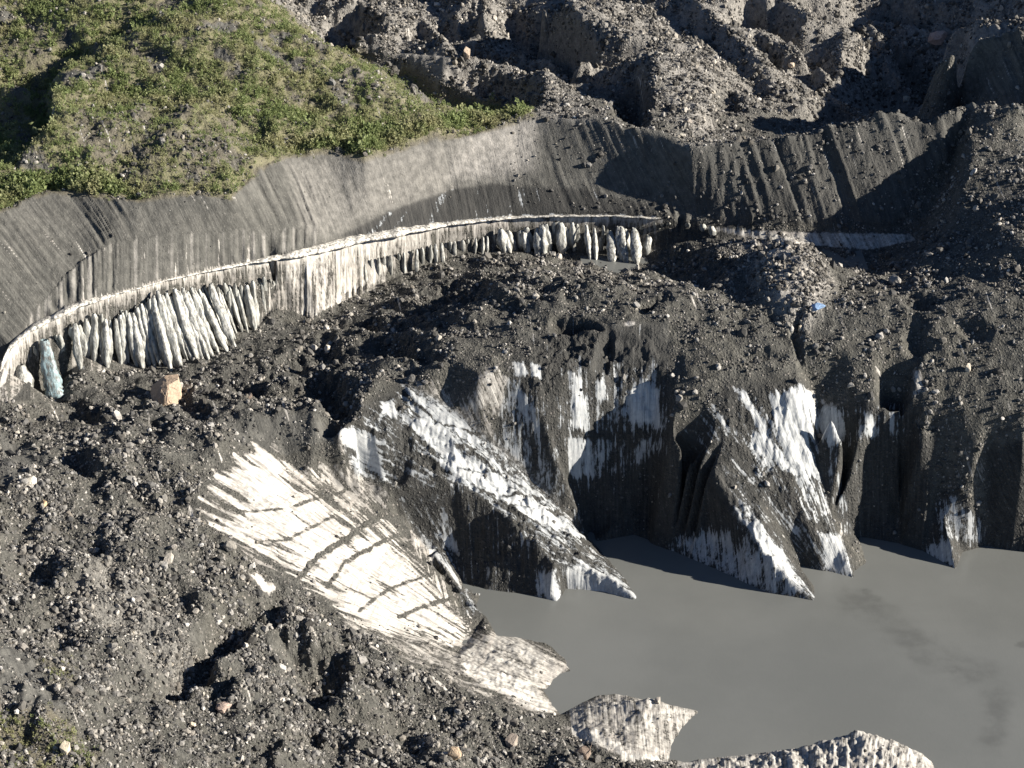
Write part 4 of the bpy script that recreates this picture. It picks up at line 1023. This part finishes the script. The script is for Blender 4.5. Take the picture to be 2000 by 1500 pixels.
for c_ in cols:
    if c_[4] < 18 or c_[0] < 60: fing.append((c_[0], c_[1], c_[2], c_[3], c_[4] * 1.0)); continue
    nf = 2 if c_[4] < 26 else 3
    for q in range(nf):
        u_ = (q + .5) / nf - .5
        fing.append((c_[0] + u_ * c_[4] * .75, c_[1] + random.uniform(-3, 7), c_[2] + u_ * c_[4] * 1.05, c_[3] - random.uniform(0, .22) * (c_[3] - c_[1]) * (abs(u_) > .1), c_[4] * .52))
for c_ in fing: column(*c_)
# the smooth white lip that runs along the top of the cliff
lp = rimD[(proj(*rimD.T)[0] > 6) & (proj(*rimD.T)[0] < 1292)]
lpx = proj(*lp.T)[0]; nl_ = len(lp)
lr = np.interp(lpx, [6, 25, 60, 160, 240, 300, 480, 560, 640, 760, 860, 1000, 1290], [2.0, 1.9, 1.5, 1.1, .35, .3, .6, 1.2, 2.0, 1.8, 1.0, .42, .34]) * (1 + .35 * perlin(lp[:, 0] / 5, lp[:, 1] / 5, 12) + .15 * perlin(lp[:, 0] / 1.5, lp[:, 1] / 1.5, 13))
a_ = np.linspace(0, 2 * math.pi, 9)[:-1][None]
lc = np.stack([lp[:, :1] + 0 * a_, lp[:, 1:2] - .1 + np.cos(a_) * lr[:, None] * 1.7, lp[:, 2:] - .05 + np.sin(a_) * lr[:, None] * .5 + .22 * perlin(lp[:, :1] / 2.6, lp[:, 1:2] / 2.6 + .3 * a_, 19)], -1).reshape(-1, 3)
i = np.arange(nl_ * 8).reshape(nl_, 8); j = np.roll(i, -1, 1)
link('ice_rim', mesh_np('ice_rim', lc, np.stack([i[:-1], j[:-1], j[1:], i[1:]], -1).reshape(-1, 4), MCR, True), cliff)
column(86, 664, 111, 778, 31, .88, True)
# thin ice between the columns, too many to count
FR = []
for i in range(150):
    xt = random.uniform(160, 545) if i < 95 else random.uniform(690, 1290)
    lean_ = np.interp(xt, [160, 240, 300, 390, 450, 520], [4, 14, 34, 46, 26, 5]) if xt < 545 else 2
    xb = xt + lean_
    yt_ = np.interp(xt, [160, 260, 300, 390, 520, 690, 800, 850, 920, 1000, 1290], [625, 606, 580, 566, 552, 520, 492, 478, 468, 456, 446]) + random.uniform(-4, 14)
    yb_ = np.interp(xb, [160, 200, 300, 345, 400, 450, 500, 545, 690, 800, 900, 1000, 1150, 1290], [716, 722, 722, 724, 700, 680, 648, 612, 580, 534, 498, 492, 508, 478]) - random.uniform(2, 30)
    FR.append(column(xt, yt_, xb, yb_, random.uniform(4.5, 8.5), .5, False, True))
off = np.cumsum([0] + [len(a_) for a_, b_ in FR])
link('ice_fringe', mesh_np('ice_fringe', np.vstack([a_ for a_, b_ in FR]), np.vstack([b_ + off[i] for i, (a_, b_) in enumerate(FR)]), MC, True), cliff, kind='stuff')

# ------------------------------------------------------------------ camera and light
cam = bpy.data.cameras.new('camera'); cam.lens = 36 * F / 2000; cam.sensor_width = 36; cam.clip_end = 5000; cam.clip_start = 1
co_ = bpy.data.objects.new('camera', cam); COL.objects.link(co_)
co_.location = (0, 0, H); co_.rotation_euler = (math.pi / 2 - PITCH, 0, 0)
scene.camera = co_
SUN_EL, SUN_AZ = math.radians(22.5), math.radians(-5)
sd = Vector((math.cos(SUN_AZ) * math.cos(SUN_EL), math.sin(SUN_AZ) * math.cos(SUN_EL), math.sin(SUN_EL)))
sl = bpy.data.lights.new('sun', 'SUN'); sl.energy = 5.0; sl.angle = math.radians(.53); sl.color = (1, .925, .81)
so = bpy.data.objects.new('sun', sl); COL.objects.link(so); so.rotation_euler = sd.to_track_quat('Z', 'Y').to_euler()
w = bpy.data.worlds.new('World'); scene.world = w; w.use_nodes = True
nt = w.node_tree; bg = nt.nodes['Background']
sky = nt.nodes.new('ShaderNodeTexSky'); sky.sky_type = 'NISHITA'; sky.sun_disc = False
sky.altitude = 2500; sky.air_density = .7; sky.dust_density = .15; sky.ozone_density = 2.0; sky.sun_elevation = SUN_EL; sky.sun_rotation = math.pi / 2 - SUN_AZ
nt.links.new(sky.outputs[0], bg.inputs[0]); bg.inputs[1].default_value = .05
scene.view_settings.view_transform = 'Standard'; scene.view_settings.look = 'None'
scene.view_settings.exposure = 1.35; scene.view_settings.gamma = 1
scene.cycles.max_bounces = 4; scene.cycles.diffuse_bounces = 2
print('done', time.time() - T0)
